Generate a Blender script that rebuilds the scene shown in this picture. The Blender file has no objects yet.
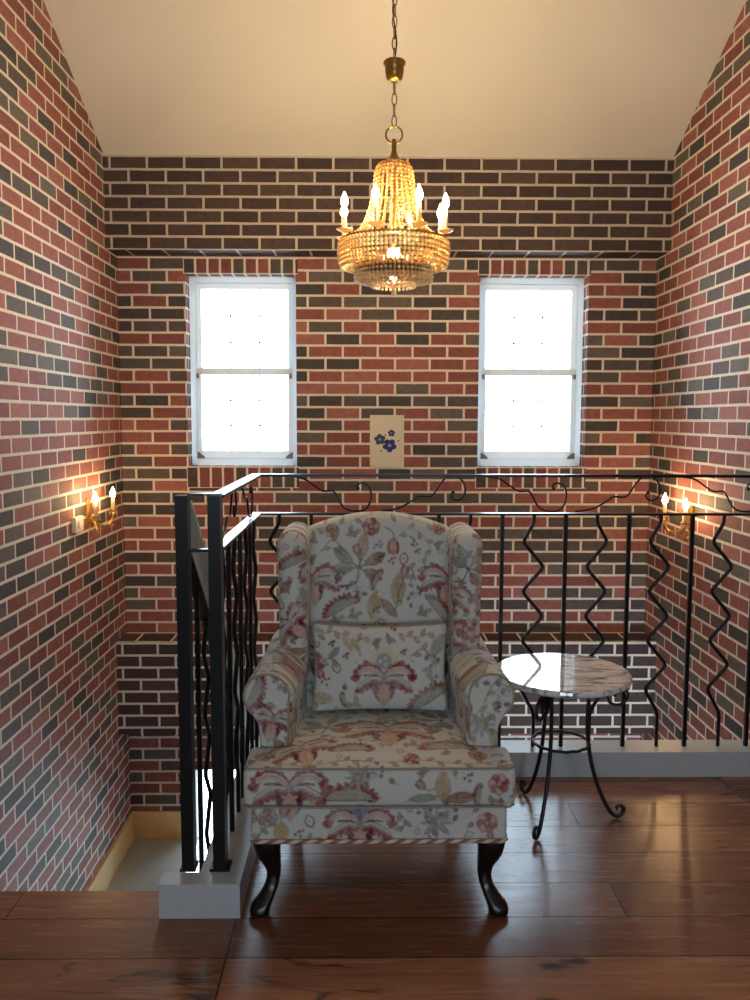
import bpy, math, random
import numpy as np
from mathutils import Vector, Matrix, Quaternion
PI = math.pi
random.seed(7)
rng = np.random.default_rng(11)
scene = bpy.context.scene
COL = scene.collection

# ------------------------------------------------------------------ materials
def lin(r, g, b):
    f = lambda c: (c / 255 / 12.92) if c / 255 <= 0.04045 else ((c / 255 + 0.055) / 1.055) ** 2.4
    return (f(r), f(g), f(b), 1.0)

class NT:
    def __init__(s, name):
        s.m = bpy.data.materials.new(name); s.m.use_nodes = True
        s.t = s.m.node_tree; s.t.nodes.clear()
        s.out = s.n('ShaderNodeOutputMaterial')
    def n(s, kind, **kw):
        nd = s.t.nodes.new(kind)
        for k, v in kw.items():
            if k in nd.inputs.keys(): s.set(nd, k, v)
            else: setattr(nd, k, v)
        return nd
    def set(s, nd, k, v):
        if isinstance(v, bpy.types.NodeSocket): s.t.links.new(v, nd.inputs[k])
        else: nd.inputs[k].default_value = v
    def math(s, op, a, b=0.0, clamp=False):
        nd = s.t.nodes.new('ShaderNodeMath'); nd.operation = op; nd.use_clamp = clamp
        s.set(nd, 0, a); s.set(nd, 1, b); return nd.outputs[0]
    def mix(s, fac, a, b, blend='MIX'):
        nd = s.t.nodes.new('ShaderNodeMixRGB'); nd.blend_type = blend
        s.set(nd, 'Fac', fac); s.set(nd, 'Color1', a); s.set(nd, 'Color2', b); return nd.outputs[0]
    def ramp(s, fac, stops, interp='LINEAR'):
        nd = s.t.nodes.new('ShaderNodeValToRGB'); cr = nd.color_ramp; cr.interpolation = interp
        while len(cr.elements) < len(stops): cr.elements.new(0.5)
        for e, (p, c) in zip(cr.elements, stops): e.position = p; e.color = c
        s.set(nd, 'Fac', fac); return nd.outputs[0]
    def bsdf(s, **kw):
        nd = s.n('ShaderNodeBsdfPrincipled')
        for k, v in kw.items(): s.set(nd, k.replace('_', ' '), v)
        return nd
    def done(s, sh):
        s.t.links.new(sh, s.out.inputs['Surface']); return s.m

def simple(name, col, rough=0.5, metal=0.0, nscale=0, namt=0.12, **kw):
    t = NT(name); c = col
    if nscale:
        nz = t.n('ShaderNodeTexNoise', Scale=nscale, Detail=4.0)
        tc = t.n('ShaderNodeTexCoord'); t.t.links.new(tc.outputs['Object'], nz.inputs['Vector'])
        dark = tuple(v * (1 - namt) for v in col[:3]) + (1,)
        c = t.mix(nz.outputs['Fac'], dark, tuple(min(1, v * (1 + namt)) for v in col[:3]) + (1,))
    b = t.bsdf(Base_Color=c, Roughness=rough, Metallic=metal, **kw)
    return t.done(b.outputs[0])

def brick_mat(name, classes, bw=0.2205, rh=0.0775, mortar=0.0078, offset=0.5, mcol=lin(228, 218, 204), rough=0.75):
    """classes: list of (position, colour) constant ramp over a per-brick random value"""
    t = NT(name)
    uv = t.n('ShaderNodeUVMap')
    nzw = t.n('ShaderNodeTexNoise', Scale=9.0, Detail=2.0)
    t.t.links.new(uv.outputs[0], nzw.inputs['Vector'])
    add = t.n('ShaderNodeVectorMath', operation='MULTIPLY_ADD')
    t.t.links.new(nzw.outputs['Color'], add.inputs[0])
    add.inputs[1].default_value = (0.004, 0.004, 0); t.t.links.new(uv.outputs[0], add.inputs[2])
    br = t.n('ShaderNodeTexBrick', offset=offset, squash=1.0, offset_frequency=2)
    t.t.links.new(add.outputs[0], br.inputs['Vector'])
    for k, v in {'Color1': (0, 0, 0, 1), 'Color2': (1, 1, 1, 1), 'Mortar': (0, 0, 0, 1), 'Scale': 1.0, 'Mortar Size': mortar,
                 'Mortar Smooth': 0.15, 'Bias': 0.0, 'Brick Width': bw, 'Row Height': rh}.items(): t.set(br, k, v)
    base = t.ramp(br.outputs['Color'], classes, 'CONSTANT')
    n1 = t.n('ShaderNodeTexNoise', Scale=28.0, Detail=6.0, Roughness=0.7)
    t.t.links.new(uv.outputs[0], n1.inputs['Vector'])
    var = t.ramp(n1.outputs['Fac'], [(0.25, (0.62, 0.62, 0.62, 1)), (0.75, (1.3, 1.3, 1.3, 1))])
    base = t.mix(0.8, base, var, 'MULTIPLY')
    n2 = t.n('ShaderNodeTexNoise', Scale=60.0, Detail=3.0)
    t.t.links.new(uv.outputs[0], n2.inputs['Vector'])
    mc = t.mix(n2.outputs['Fac'], tuple(v * 0.8 for v in mcol[:3]) + (1,), tuple(min(1, v * 1.15) for v in mcol[:3]) + (1,))
    colr = t.mix(br.outputs['Fac'], base, mc)
    inv = t.math('SUBTRACT', 1.0, br.outputs['Fac'])
    hgt = t.math('ADD', inv, t.math('MULTIPLY', n1.outputs['Fac'], 0.35))
    bmp = t.n('ShaderNodeBump', Strength=0.55, Distance=0.006); t.set(bmp, 'Height', hgt)
    b = t.bsdf(Base_Color=colr, Roughness=rough, Normal=bmp.outputs[0], Specular_IOR_Level=0.35)
    return t.done(b.outputs[0])

RED1, RED2, RED3 = lin(150, 92, 84), lin(134, 82, 76), lin(163, 105, 96)
DK1, DK2, DK3 = lin(92, 84, 80), lin(76, 71, 70), lin(106, 98, 92)
M_BRICK = brick_mat('mixed_brick', [(0, RED1), (.17, DK1), (.3, RED2), (.42, DK2), (.55, RED3), (.66, DK3), (.76, RED1), (.9, RED2)])
M_BRICKB = brick_mat('back_brick', [(0, RED1), (.16, DK1), (.3, RED2), (.42, DK2), (.58, RED3), (.68, DK3), (.78, RED1), (.9, DK1)])
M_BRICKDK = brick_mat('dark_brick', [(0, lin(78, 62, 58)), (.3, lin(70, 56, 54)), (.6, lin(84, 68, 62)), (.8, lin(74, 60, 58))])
M_BRICKUP = brick_mat('dark_brick_dull_joint', [(0, lin(80, 64, 60)), (.3, lin(70, 56, 54)), (.6, lin(86, 70, 64)), (.8, lin(74, 60, 58))], mcol=lin(196, 186, 168))
M_ROW = {}
def rowlock_mat(h):
    k = round(h, 3)
    if k not in M_ROW:
        M_ROW[k] = brick_mat('upright_brick_%d' % int(k * 1000), [(0, RED2), (.25, DK2), (.45, DK1), (.6, RED1), (.72, DK2), (.9, DK3)], bw=0.0775, rh=h, offset=0.0)
    return M_ROW[k]

M_CEIL = simple('ceiling_paint', lin(238, 232, 216), 0.8, nscale=2, namt=0.03)
M_PLASTER = simple('plaster', lin(206, 208, 208), 0.85, nscale=3, namt=0.04)
M_CURB = simple('curb_paint', lin(186, 194, 197), 0.3, nscale=6, namt=0.03)
M_IRON = simple('black_iron', lin(13, 15, 17), 0.3, 0.0, nscale=40, namt=0.3, Specular_IOR_Level=0.3)
M_IRON2 = simple('wrought_iron', lin(24, 23, 24), 0.38, 0.2, nscale=60, namt=0.3)
M_DARKWOOD = simple('dark_leg_wood', lin(20, 16, 15), 0.25, nscale=30, namt=0.3)
M_PINE = simple('pale_pine', lin(222, 186, 128), 0.5, nscale=12, namt=0.12)
M_CONC = simple('landing_concrete', lin(164, 168, 162), 0.28, nscale=5, namt=0.2)
M_SAGE = simple('pale_green_grey', lin(206, 214, 198), 0.35, nscale=10, namt=0.04)
M_BRASS = simple('aged_brass', lin(150, 116, 62), 0.3, 0.9, nscale=30, namt=0.3)
M_GOLD = simple('gilt_brass', lin(214, 170, 88), 0.28, 0.9, nscale=30, namt=0.2)
M_CANDLE = simple('candle_tube', lin(238, 214, 168), 0.5, nscale=20, namt=0.05)
M_SWITCH = simple('cream_plastic', lin(232, 224, 208), 0.4, nscale=20, namt=0.03)
M_GREY = simple('grey_latch', lin(120, 122, 126), 0.4, 0.3, nscale=20, namt=0.1)

def white_plastic(name, tf):
    t = NT(name)
    nz = t.n('ShaderNodeTexNoise', Scale=15.0)
    c = t.mix(nz.outputs['Fac'], lin(232, 236, 236), lin(240, 243, 243))
    b = t.bsdf(Base_Color=c, Roughness=0.4)
    tr = t.n('ShaderNodeBsdfTranslucent', Color=(0.9, 0.95, 0.97, 1))
    mx = t.n('ShaderNodeMixShader', Fac=tf)  # added translucency lets frames and bars glow, standing in for window bloom
    t.t.links.new(b.outputs[0], mx.inputs[1]); t.t.links.new(tr.outputs[0], mx.inputs[2])
    return t.done(mx.outputs[0])
M_WIN = white_plastic('white_window_plastic', 0.45); M_SASH = white_plastic('white_sash_plastic', 0.22); M_MUNT = white_plastic('white_muntin_plastic', 0.04)

def pane_mat():
    t = NT('window_glass')
    lw = t.n('ShaderNodeFresnel', IOR=1.45)
    tr = t.n('ShaderNodeBsdfTransparent', Color=(0.97, 0.99, 0.99, 1)); gl = t.n('ShaderNodeBsdfGlossy', Roughness=0.02)
    mx = t.n('ShaderNodeMixShader'); t.set(mx, 'Fac', lw.outputs[0])
    t.t.links.new(tr.outputs[0], mx.inputs[1]); t.t.links.new(gl.outputs[0], mx.inputs[2])
    return t.done(mx.outputs[0])
M_PANE = pane_mat()

def bulb_mat(name, col, s):
    t = NT(name)
    bb = t.n('ShaderNodeEmission', Color=col, Strength=s)
    return t.done(bb.outputs[0])
M_BULB = bulb_mat('glowing_candle_bulb', (1.0, 0.72, 0.39, 1), 520.0)
M_BULBC = bulb_mat('glowing_round_bulb', (1.0, 0.68, 0.33, 1), 800.0)
M_BULBS = bulb_mat('glowing_sconce_bulb', (1.0, 0.60, 0.26, 1), 190.0)

def bead_mat(name, ca, cb):
    t = NT(name)
    nz = t.n('ShaderNodeTexNoise', Scale=120.0)
    c = t.mix(nz.outputs['Fac'], ca, cb)
    tr = t.n('ShaderNodeBsdfTranslucent'); t.set(tr, 'Color', c)
    b = t.bsdf(Base_Color=c, Roughness=0.08, Coat_Weight=0.6)
    mx = t.n('ShaderNodeMixShader', Fac=0.5)
    t.t.links.new(b.outputs[0], mx.inputs[1]); t.t.links.new(tr.outputs[0], mx.inputs[2])
    return t.done(mx.outputs[0])
M_BEAD = bead_mat('amber_glass_bead', lin(228, 192, 126), lin(246, 224, 176)); M_BEADC = bead_mat('deep_amber_bead', lin(176, 122, 66), lin(214, 166, 104)); M_BEADL = bead_mat('clear_glass_bead', lin(238, 216, 168), lin(252, 244, 222))

def floor_mat():
    t = NT('wide_oak_boards')
    uv = t.n('ShaderNodeUVMap')
    br = t.n('ShaderNodeTexBrick', offset=0.37, squash=1.0, offset_frequency=3)
    t.t.links.new(uv.outputs[0], br.inputs['Vector'])
    for k, v in {'Color1': (0, 0, 0, 1), 'Color2': (1, 1, 1, 1), 'Mortar': (0, 0, 0, 1), 'Scale': 1.0, 'Mortar Size': 0.0024,
                 'Mortar Smooth': 0.2, 'Bias': 0.0, 'Brick Width': 1.75, 'Row Height': 0.178}.items(): t.set(br, k, v)
    # per-board shift of the grain
    sh = t.n('ShaderNodeVectorMath', operation='MULTIPLY_ADD')
    t.t.links.new(br.outputs['Color'], sh.inputs[0]); sh.inputs[1].default_value = (7.3, 3.1, 0); t.t.links.new(uv.outputs[0], sh.inputs[2])
    mp = t.n('ShaderNodeMapping'); mp.inputs['Scale'].default_value = (1.3, 17.0, 1.0); t.t.links.new(sh.outputs[0], mp.inputs['Vector'])
    g1 = t.n('ShaderNodeTexNoise', Scale=3.0, Detail=7.0, Roughness=0.6, Distortion=0.6); t.t.links.new(mp.outputs[0], g1.inputs['Vector'])
    mp2 = t.n('ShaderNodeMapping'); mp2.inputs['Scale'].default_value = (1.0, 3.2, 1.0); t.t.links.new(sh.outputs[0], mp2.inputs['Vector'])
    g2 = t.n('ShaderNodeTexNoise', Scale=1.6, Detail=3.0); t.t.links.new(mp2.outputs[0], g2.inputs['Vector'])
    tone = t.ramp(br.outputs['Color'], [(0, lin(108, 70, 52)), (.35, lin(148, 100, 74)), (.6, lin(124, 82, 60)), (1, lin(168, 118, 88))])
    gr = t.ramp(g1.outputs['Fac'], [(0.25, (0.55, 0.5, 0.48, 1)), (0.5, (1, 1, 1, 1)), (0.8, (1.2, 1.2, 1.2, 1))])
    c = t.mix(0.75, tone, gr, 'MULTIPLY')
    blot = t.ramp(g2.outputs['Fac'], [(0.3, (0.7, 0.68, 0.68, 1)), (0.65, (1.12, 1.12, 1.12, 1))])
    c = t.mix(0.6, c, blot, 'MULTIPLY')
    # knots and cracks
    mp3 = t.n('ShaderNodeMapping'); mp3.inputs['Scale'].default_value = (2.2, 7.0, 1.0); t.t.links.new(sh.outputs[0], mp3.inputs['Vector'])
    vz = t.n('ShaderNodeTexVoronoi', Scale=1.0, Randomness=1.0); t.t.links.new(mp3.outputs[0], vz.inputs['Vector'])
    n3 = t.n('ShaderNodeTexNoise', Scale=14.0, Detail=3.0); t.t.links.new(sh.outputs[0], n3.inputs['Vector'])
    kd = t.math('ADD', vz.outputs['Distance'], t.math('MULTIPLY', n3.outputs['Fac'], 0.25))
    knot = t.ramp(kd, [(0.16, (1, 1, 1, 1)), (0.24, (0, 0, 0, 1))])
    c = t.mix(t.math('MULTIPLY', knot, 0.85), c, lin(32, 22, 18))
    mp4 = t.n('ShaderNodeMapping'); mp4.inputs['Scale'].default_value = (0.9, 6.0, 1.0); t.t.links.new(sh.outputs[0], mp4.inputs['Vector'])
    n4 = t.n('ShaderNodeTexNoise', Scale=1.3, Detail=4.0, Distortion=0.4); t.t.links.new(mp4.outputs[0], n4.inputs['Vector'])
    n5 = t.n('ShaderNodeTexNoise', Scale=1.7, Detail=1.0); t.t.links.new(sh.outputs[0], n5.inputs['Vector'])
    line = t.ramp(t.math('ABSOLUTE', t.math('SUBTRACT', n4.outputs['Fac'], 0.5)), [(0.0, (1, 1, 1, 1)), (0.012, (0, 0, 0, 1))])
    line = t.math('MULTIPLY', line, t.ramp(n5.outputs['Fac'], [(0.52, (0, 0, 0, 1)), (0.62, (1, 1, 1, 1))]))
    c = t.mix(t.math('MULTIPLY', line, 0.8), c, lin(30, 20, 17))
    c = t.mix(br.outputs['Fac'], c, lin(40, 24, 18))
    rg = t.math('ADD', 0.18, t.math('MULTIPLY', g1.outputs['Fac'], 0.16))
    h = t.math('SUBTRACT', t.math('MULTIPLY', g1.outputs['Fac'], 0.25), br.outputs['Fac'])
    bmp = t.n('ShaderNodeBump', Strength=0.35, Distance=0.003); t.set(bmp, 'Height', h)
    b = t.bsdf(Base_Color=c, Roughness=rg, Normal=bmp.outputs[0], Specular_IOR_Level=0.5)
    return t.done(b.outputs[0])
M_FLOOR = floor_mat()

def marble_mat():
    t = NT('grey_veined_marble')
    tc = t.n('ShaderNodeTexCoord')
    mp = t.n('ShaderNodeMapping'); mp.inputs['Rotation'].default_value = (0, 0, 0.5); mp.inputs['Scale'].default_value = (5, 16, 5)
    t.t.links.new(tc.outputs['Object'], mp.inputs['Vector'])
    nz = t.n('ShaderNodeTexNoise', Scale=2.2, Detail=8.0, Roughness=0.65, Distortion=1.2); t.t.links.new(mp.outputs[0], nz.inputs['Vector'])
    c = t.ramp(nz.outputs['Fac'], [(0.32, lin(96, 98, 106)), (0.42, lin(158, 160, 166)), (0.52, lin(226, 226, 226)), (0.7, lin(246, 246, 244))])
    b = t.bsdf(Base_Color=c, Roughness=0.06, Coat_Weight=0.5)
    return t.done(b.outputs[0])
M_MARBLE = marble_mat()

def fabric_mat():
    t = NT('floral_linen')
    at = t.n('ShaderNodeAttribute', attribute_name='print')
    tc = t.n('ShaderNodeTexCoord')
    nz = t.n('ShaderNodeTexNoise', Scale=420.0, Detail=2.0); t.t.links.new(tc.outputs['Object'], nz.inputs['Vector'])
    n2 = t.n('ShaderNodeTexNoise', Scale=14.0, Detail=3.0); t.t.links.new(tc.outputs['Object'], n2.inputs['Vector'])
    v = t.ramp(nz.outputs['Fac'], [(0.3, (0.86, 0.86, 0.86, 1)), (0.7, (1.06, 1.06, 1.06, 1))])
    c = t.mix(0.7, at.outputs['Color'], v, 'MULTIPLY')
    h = t.math('ADD', t.math('MULTIPLY', nz.outputs['Fac'], 0.3), t.math('MULTIPLY', n2.outputs['Fac'], 1.6))
    bmp = t.n('ShaderNodeBump', Strength=0.3, Distance=0.006); t.set(bmp, 'Height', h)
    b = t.bsdf(Base_Color=c, Roughness=0.8, Normal=bmp.outputs[0], Sheen_Weight=0.15)
    return t.done(b.outputs[0])
M_FABRIC = fabric_mat()

def cord_mat():
    t = NT('twisted_cord')
    tc = t.n('ShaderNodeTexCoord'); uv = t.n('ShaderNodeUVMap')
    wv = t.n('ShaderNodeTexWave', Scale=14.0, bands_direction='DIAGONAL'); t.t.links.new(uv.outputs[0], wv.inputs['Vector'])
    c = t.ramp(wv.outputs['Fac'], [(0.35, lin(150, 104, 84)), (0.6, lin(214, 204, 182))])
    b = t.bsdf(Base_Color=c, Roughness=0.8)
    return t.done(b.outputs[0])
M_CORD = cord_mat()
M_PIPE = simple('piping_cloth', lin(152, 144, 128), 0.8, nscale=60, namt=0.15)
M_PAPER = simple('cream_canvas', lin(222, 214, 190), 0.8, nscale=8, namt=0.06)
M_BLUE = simple('blue_paint', lin(38, 52, 118), 0.7, nscale=60, namt=0.35)
M_BLUE2 = simple('slate_blue_paint', lin(52, 66, 104), 0.7, nscale=60, namt=0.35)
M_LILAC = simple('lilac_paint', lin(150, 150, 196), 0.7, nscale=60, namt=0.2)

# ------------------------------------------------------------------ mesh helpers
class MB:
    def __init__(s): s.v = []; s.f = []; s.uv = []; s.mi = []; s.cm = 0
    def quad(s, pts, uvs=None):
        b = len(s.v); s.v += [tuple(p) for p in pts]; s.f.append(tuple(range(b, b + len(pts))))
        s.uv.append(uvs or [(0, 0)] * len(pts)); s.mi.append(s.cm)
    def box(s, x0, x1, y0, y1, z0, z1, uvf=None):
        P = lambda x, y, z: (x, y, z)
        faces = {'-y': [(x0, y0, z0), (x1, y0, z0), (x1, y0, z1), (x0, y0, z1)], '+y': [(x1, y1, z0), (x0, y1, z0), (x0, y1, z1), (x1, y1, z1)],
                 '-x': [(x0, y1, z0), (x0, y0, z0), (x0, y0, z1), (x0, y1, z1)], '+x': [(x1, y0, z0), (x1, y1, z0), (x1, y1, z1), (x1, y0, z1)],
                 '+z': [(x0, y0, z1), (x1, y0, z1), (x1, y1, z1), (x0, y1, z1)], '-z': [(x0, y1, z0), (x1, y1, z0), (x1, y0, z0), (x0, y0, z0)]}
        for k, ps in faces.items():
            if uvf: us = [uvf(k, p) for p in ps]
            elif k[1] == 'y': us = [(p[0], p[2]) for p in ps]
            elif k[1] == 'x': us = [(p[1], p[2]) for p in ps]
            else: us = [(p[0], p[1]) for p in ps]
            s.quad(ps, us)
    def tube(s, pts, r, seg=8, closed=False, flat=None):
        """sweep a circle along pts; r scalar or list; flat=(a,b) radii along frame axes"""
        P = [Vector(p) for p in pts]; n = len(P)
        rs = r if isinstance(r, (list, tuple, np.ndarray)) else [r] * n
        T = []
        for i in range(n):
            if closed: d = P[(i + 1) % n] - P[i - 1]
            else: d = P[min(i + 1, n - 1)] - P[max(i - 1, 0)]
            T.append(d.normalized() if d.length > 1e-9 else Vector((0, 0, 1)))
        ref = Vector((0, 0, 1)) if abs(T[0].z) < 0.9 else Vector((0, 1, 0))
        N = (ref - T[0] * ref.dot(T[0])).normalized()
        base = len(s.v); L = 0.0; Ls = []
        for i in range(n):
            if i: L += (P[i] - P[i - 1]).length
            Ls.append(L)
            N = (N - T[i] * N.dot(T[i])).normalized(); B = T[i].cross(N)
            for k in range(seg):
                a = 2 * PI * k / seg
                s.v.append(tuple(P[i] + (N * math.cos(a) + B * math.sin(a)) * rs[i]))
        m = n if closed else n - 1
        for i in range(m):
            j = (i + 1) % n
            for k in range(seg):
                q = (k + 1) % seg
                s.f.append((base + i * seg + k, base + i * seg + q, base + j * seg + q, base + j * seg + k))
                s.uv.append([(Ls[i], k / seg * .06), (Ls[i], (k + 1) / seg * .06), (Ls[j], (k + 1) / seg * .06), (Ls[j], k / seg * .06)]); s.mi.append(s.cm)
        if not closed:
            s.f.append(tuple(base + k for k in reversed(range(seg)))); s.uv.append([(0, 0)] * seg); s.mi.append(s.cm)
            s.f.append(tuple(base + (n - 1) * seg + k for k in range(seg))); s.uv.append([(0, 0)] * seg); s.mi.append(s.cm)
    def lathe(s, prof, c=(0, 0, 0), seg=24, axis=None):
        """prof: list of (r, z)"""
        base = len(s.v); n = len(prof)
        for (r, z) in prof:
            for k in range(seg):
                a = 2 * PI * k / seg
                s.v.append((c[0] + r * math.cos(a), c[1] + r * math.sin(a), c[2] + z))
        for i in range(n - 1):
            for k in range(seg):
                q = (k + 1) % seg
                s.f.append((base + i * seg + k, base + i * seg + q, base + (i + 1) * seg + q, base + (i + 1) * seg + k))
                s.uv.append([(0, 0)] * 4); s.mi.append(s.cm)
        for i, rev in ((0, True), (n - 1, False)):
            if prof[i][0] > 1e-5:
                idx = [base + i * seg + k for k in range(seg)]
                s.f.append(tuple(reversed(idx)) if rev else tuple(idx)); s.uv.append([(0, 0)] * seg); s.mi.append(s.cm)
    def sphere(s, c, r, seg=8, rings=5, sz=1.0):
        s.lathe([(max(1e-6, r * math.sin(PI * i / rings)), -r * sz * math.cos(PI * i / rings)) for i in range(rings + 1)], c, seg)
    def prism(s, outline, y0, y1, plane='xz'):
        """outline in plane, extruded along the remaining axis"""
        def P(a, b, d): return (a, d, b) if plane == 'xz' else ((a, b, d) if plane == 'xy' else (d, a, b))
        n = len(outline)
        s.quad([P(a, b, y0) for a, b in outline]); s.quad([P(a, b, y1) for a, b in reversed(outline)])
        for i in range(n):
            (a, b), (c, d) = outline[i], outline[(i + 1) % n]
            s.quad([P(a, b, y0), P(a, b, y1), P(c, d, y1), P(c, d, y0)])

def obj(name, mb, mats, parent=None, smooth=False, origin=None, bevel=0):
    """link one mesh object; its vertices are given in world space, the origin is the parent's place (or given)"""
    me = bpy.data.meshes.new(name)
    o = bpy.data.objects.new(name, me); COL.objects.link(o)
    org = np.array(origin if origin is not None else (WORLD.get(parent.name, (0, 0, 0)) if parent else (0, 0, 0)), float)
    v = np.array(mb.v, float) - org
    me.from_pydata([tuple(p) for p in v], [], mb.f)
    if mb.uv:
        ul = me.uv_layers.new(name='UVMap')
        flat = [c for f in mb.uv for uv in f for c in uv]
        ul.data.foreach_set('uv', flat)
    for m in (mats if isinstance(mats, (list, tuple)) else [mats]): me.materials.append(m)
    me.polygons.foreach_set('material_index', mb.mi)
    if smooth: me.polygons.foreach_set('use_smooth', [True] * len(me.polygons))
    me.validate(); me.update()
    if parent:
        o.parent = parent; o.location = Vector(org) - Vector(WORLD.get(parent.name, (0, 0, 0)))
    else: o.location = org
    WORLD[o.name] = tuple(org)
    if bevel:
        b = o.modifiers.new('edge', 'BEVEL'); b.width = bevel; b.segments = 2; b.limit_method = 'ANGLE'; b.angle_limit = 0.7
    return o
WORLD = {}
def tag(o, label=None, cat=None, group=None, kind=None):
    if label: o['label'] = label
    if cat: o['category'] = cat
    if group: o['group'] = group
    if kind: o['kind'] = kind
    return o
def empty(name, loc, label=None, cat=None, group=None, kind=None):
    o = bpy.data.objects.new(name, None); COL.objects.link(o); o.location = loc; o.empty_display_size = 0.05
    WORLD[o.name] = tuple(loc)
    return tag(o, label, cat, group, kind)
def struct(name, mb, mats, label, cat, **kw):
    return tag(obj(name, mb, mats, **kw), label, cat, kind='structure')
def spline(pts, sub=6, closed=False):
    P = [np.array(p, float) for p in pts]; n = len(P); out = []
    rngn = range(n) if closed else range(n - 1)
    for i in rngn:
        if closed: a, b, c, d = P[i - 1], P[i], P[(i + 1) % n], P[(i + 2) % n]
        else:
            b, c = P[i], P[i + 1]; a = P[i - 1] if i else 2 * b - c; d = P[i + 2] if i + 2 < n else 2 * c - b
        for k in range(sub):
            t = k / sub
            out.append(0.5 * (2 * b + (c - a) * t + (2 * a - 5 * b + 4 * c - d) * t * t + (3 * b - a - 3 * c + d) * t ** 3))
    if not closed: out.append(P[-1])
    return out
def round_poly(pts, r, k=4):
    """polyline with its inner corners rounded"""
    P = [np.array(p, float) for p in pts]; out = [P[0]]
    for i in range(1, len(P) - 1):
        a = P[i - 1] - P[i]; b = P[i + 1] - P[i]
        la, lb = np.linalg.norm(a), np.linalg.norm(b); q = min(r, la * .45, lb * .45)
        p0, p1 = P[i] + a / la * q, P[i] + b / lb * q
        for j in range(k + 1):
            t = j / k; out.append((1 - t) ** 2 * p0 + 2 * t * (1 - t) * P[i] + t * t * p1)
    out.append(P[-1]); return out

# ------------------------------------------------------------------ the room
XL, XR, YB = -1.55, 1.832, 5.45          # side walls, back wall
YF = 5.215                                # face of the brick bands
YR = -2.8                                 # wall behind the viewer
ZG, ZL = -2.9, -1.388                     # ground floor and stair landing
EAVE, RIDGE_Y, SL = 2.945, 1.2, 0.5
V0 = 2.4                                  # a mortar joint height
roof = lambda y: EAVE + SL * (YF - y) if y >= RIDGE_Y else EAVE + SL * (YF - RIDGE_Y) - SL * (RIDGE_Y - y)

def gable(name, x0, x1, label):
    mb = MB(); RH = roof(RIDGE_Y)
    out = [(YR - .25, ZG), (YB + .25, ZG), (YB + .25, roof(YB + .25) + .1), (RIDGE_Y, RH + .1), (YR - .25, roof(YR - .25) + .1)]
    uv = lambda y, z: (y, z - V0)
    mb.quad([(x0, y, z) for y, z in out], [uv(*p) for p in out]); mb.quad([(x1, y, z) for y, z in reversed(out)], [uv(*p) for p in reversed(out)])
    for i in range(len(out)):
        a, b = out[i], out[(i + 1) % len(out)]
        mb.quad([(x0, *a), (x1, *a), (x1, *b), (x0, *b)])
    return struct(name, mb, M_BRICK, label, 'wall')
gable('wall_left', XL - .25, XL, 'left red and grey brick wall of the stairwell with a sconce')
gable('wall_right', XR, XR + .25, 'right red and grey brick wall beyond the railing')

W1, W2 = (-1.13, -.437), (.72, 1.408); WZ = (1.09, 2.297)
DX, DZ = (-1.165, -.12), (ZG, -.925); LX = -1.10
def back_wall():
    mb = MB(); y0, y1 = YB, YB + .25
    ROW_T, ROW_B = (WZ[1], V0 - .002), (.95, WZ[0])
    xs = sorted({XL, XR, W1[0] - .012, W1[0], W1[1], W1[1] + .012, W2[0] - .012, W2[0], W2[1], W2[1] + .012, DX[0], DX[1]})
    zs = sorted({ZG, DZ[1], ROW_B[0], WZ[0], WZ[1], ROW_T[1], EAVE + .15})
    def uvm(k, p):
        return (p[0] + .03, p[2] - V0) if k[1] == 'y' else ((p[1], p[2] - V0) if k[1] == 'x' else (p[1] * 1.0, p[0]))
    for i in range(len(xs) - 1):
        for j in range(len(zs) - 1):
            a, b, c, d = xs[i], xs[i + 1], zs[j], zs[j + 1]; mx, mz = (a + b) / 2, (c + d) / 2
            inw = [w for w in (W1, W2) if w[0] < mx < w[1]]; inr = [w for w in (W1, W2) if w[0] - .012 <= mx <= w[1] + .012]
            if inw and WZ[0] < mz < WZ[1]: continue
            if DX[0] < mx < DX[1] and mz < DZ[1]: continue
            mb.cm = 0; uf = uvm
            for q, rw in ((1, ROW_T), (2, ROW_B)):
                if inr and rw[0] < mz < rw[1]:
                    mb.cm = q; h = rw[1] - rw[0]; x0w = inr[0][0] - .012
                    uf = (lambda k, p, rw=rw, x0w=x0w, h=h: (p[0] - x0w, p[2] - rw[0]) if k[1] == 'y' else (p[0] - x0w, (p[1] - YB)))
            mb.box(a, b, y0, y1, c, d, uf)
    struct('wall_back', mb, [M_BRICKB, rowlock_mat(ROW_T[1] - ROW_T[0]), rowlock_mat(ROW_B[1] - ROW_B[0])], 'back brick wall with two white sash windows', 'wall')
back_wall()
def rear_wall():
    mb = MB(); y0, y1 = YR - .25, YR
    wins = [(-1.0, -.3), (.5, 1.2)]; wz = (.95, 1.98)
    xs = sorted({XL, XR, *wins[0], *wins[1]}); zs = [-.3, wz[0], wz[1], roof(YR) + .1]
    for i in range(len(xs) - 1):
        for j in range(3):
            mx, mz = (xs[i] + xs[i + 1]) / 2, (zs[j] + zs[j + 1]) / 2
            if any(w[0] < mx < w[1] for w in wins) and wz[0] < mz < wz[1]: continue
            mb.box(xs[i], xs[i + 1], y0, y1, zs[j], zs[j + 1])
    struct('wall_rear', mb, M_PLASTER, 'plain plaster wall behind the viewer with two window openings', 'wall')
    return wins, wz
RW, RWZ = rear_wall()

def ceiling():
    mb = MB(); T = .12
    for ya, yb in ((YB + .25, RIDGE_Y), (RIDGE_Y, YR - .25)):
        a, b = (ya, roof(ya)), (yb, roof(yb))
        for x0, x1 in ((XL - .0, XR + .0),):
            p = [(x0, *a), (x1, *a), (x1, *b), (x0, *b)]; q = [(x, y, z + T) for x, y, z in p]
            mb.quad(list(reversed(p))); mb.quad(q)
            for i in range(4): mb.quad([p[i], p[(i + 1) % 4], q[(i + 1) % 4], q[i]])
    struct('ceiling', mb, M_CEIL, 'sloping cream painted ceiling', 'ceiling')
ceiling()

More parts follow.
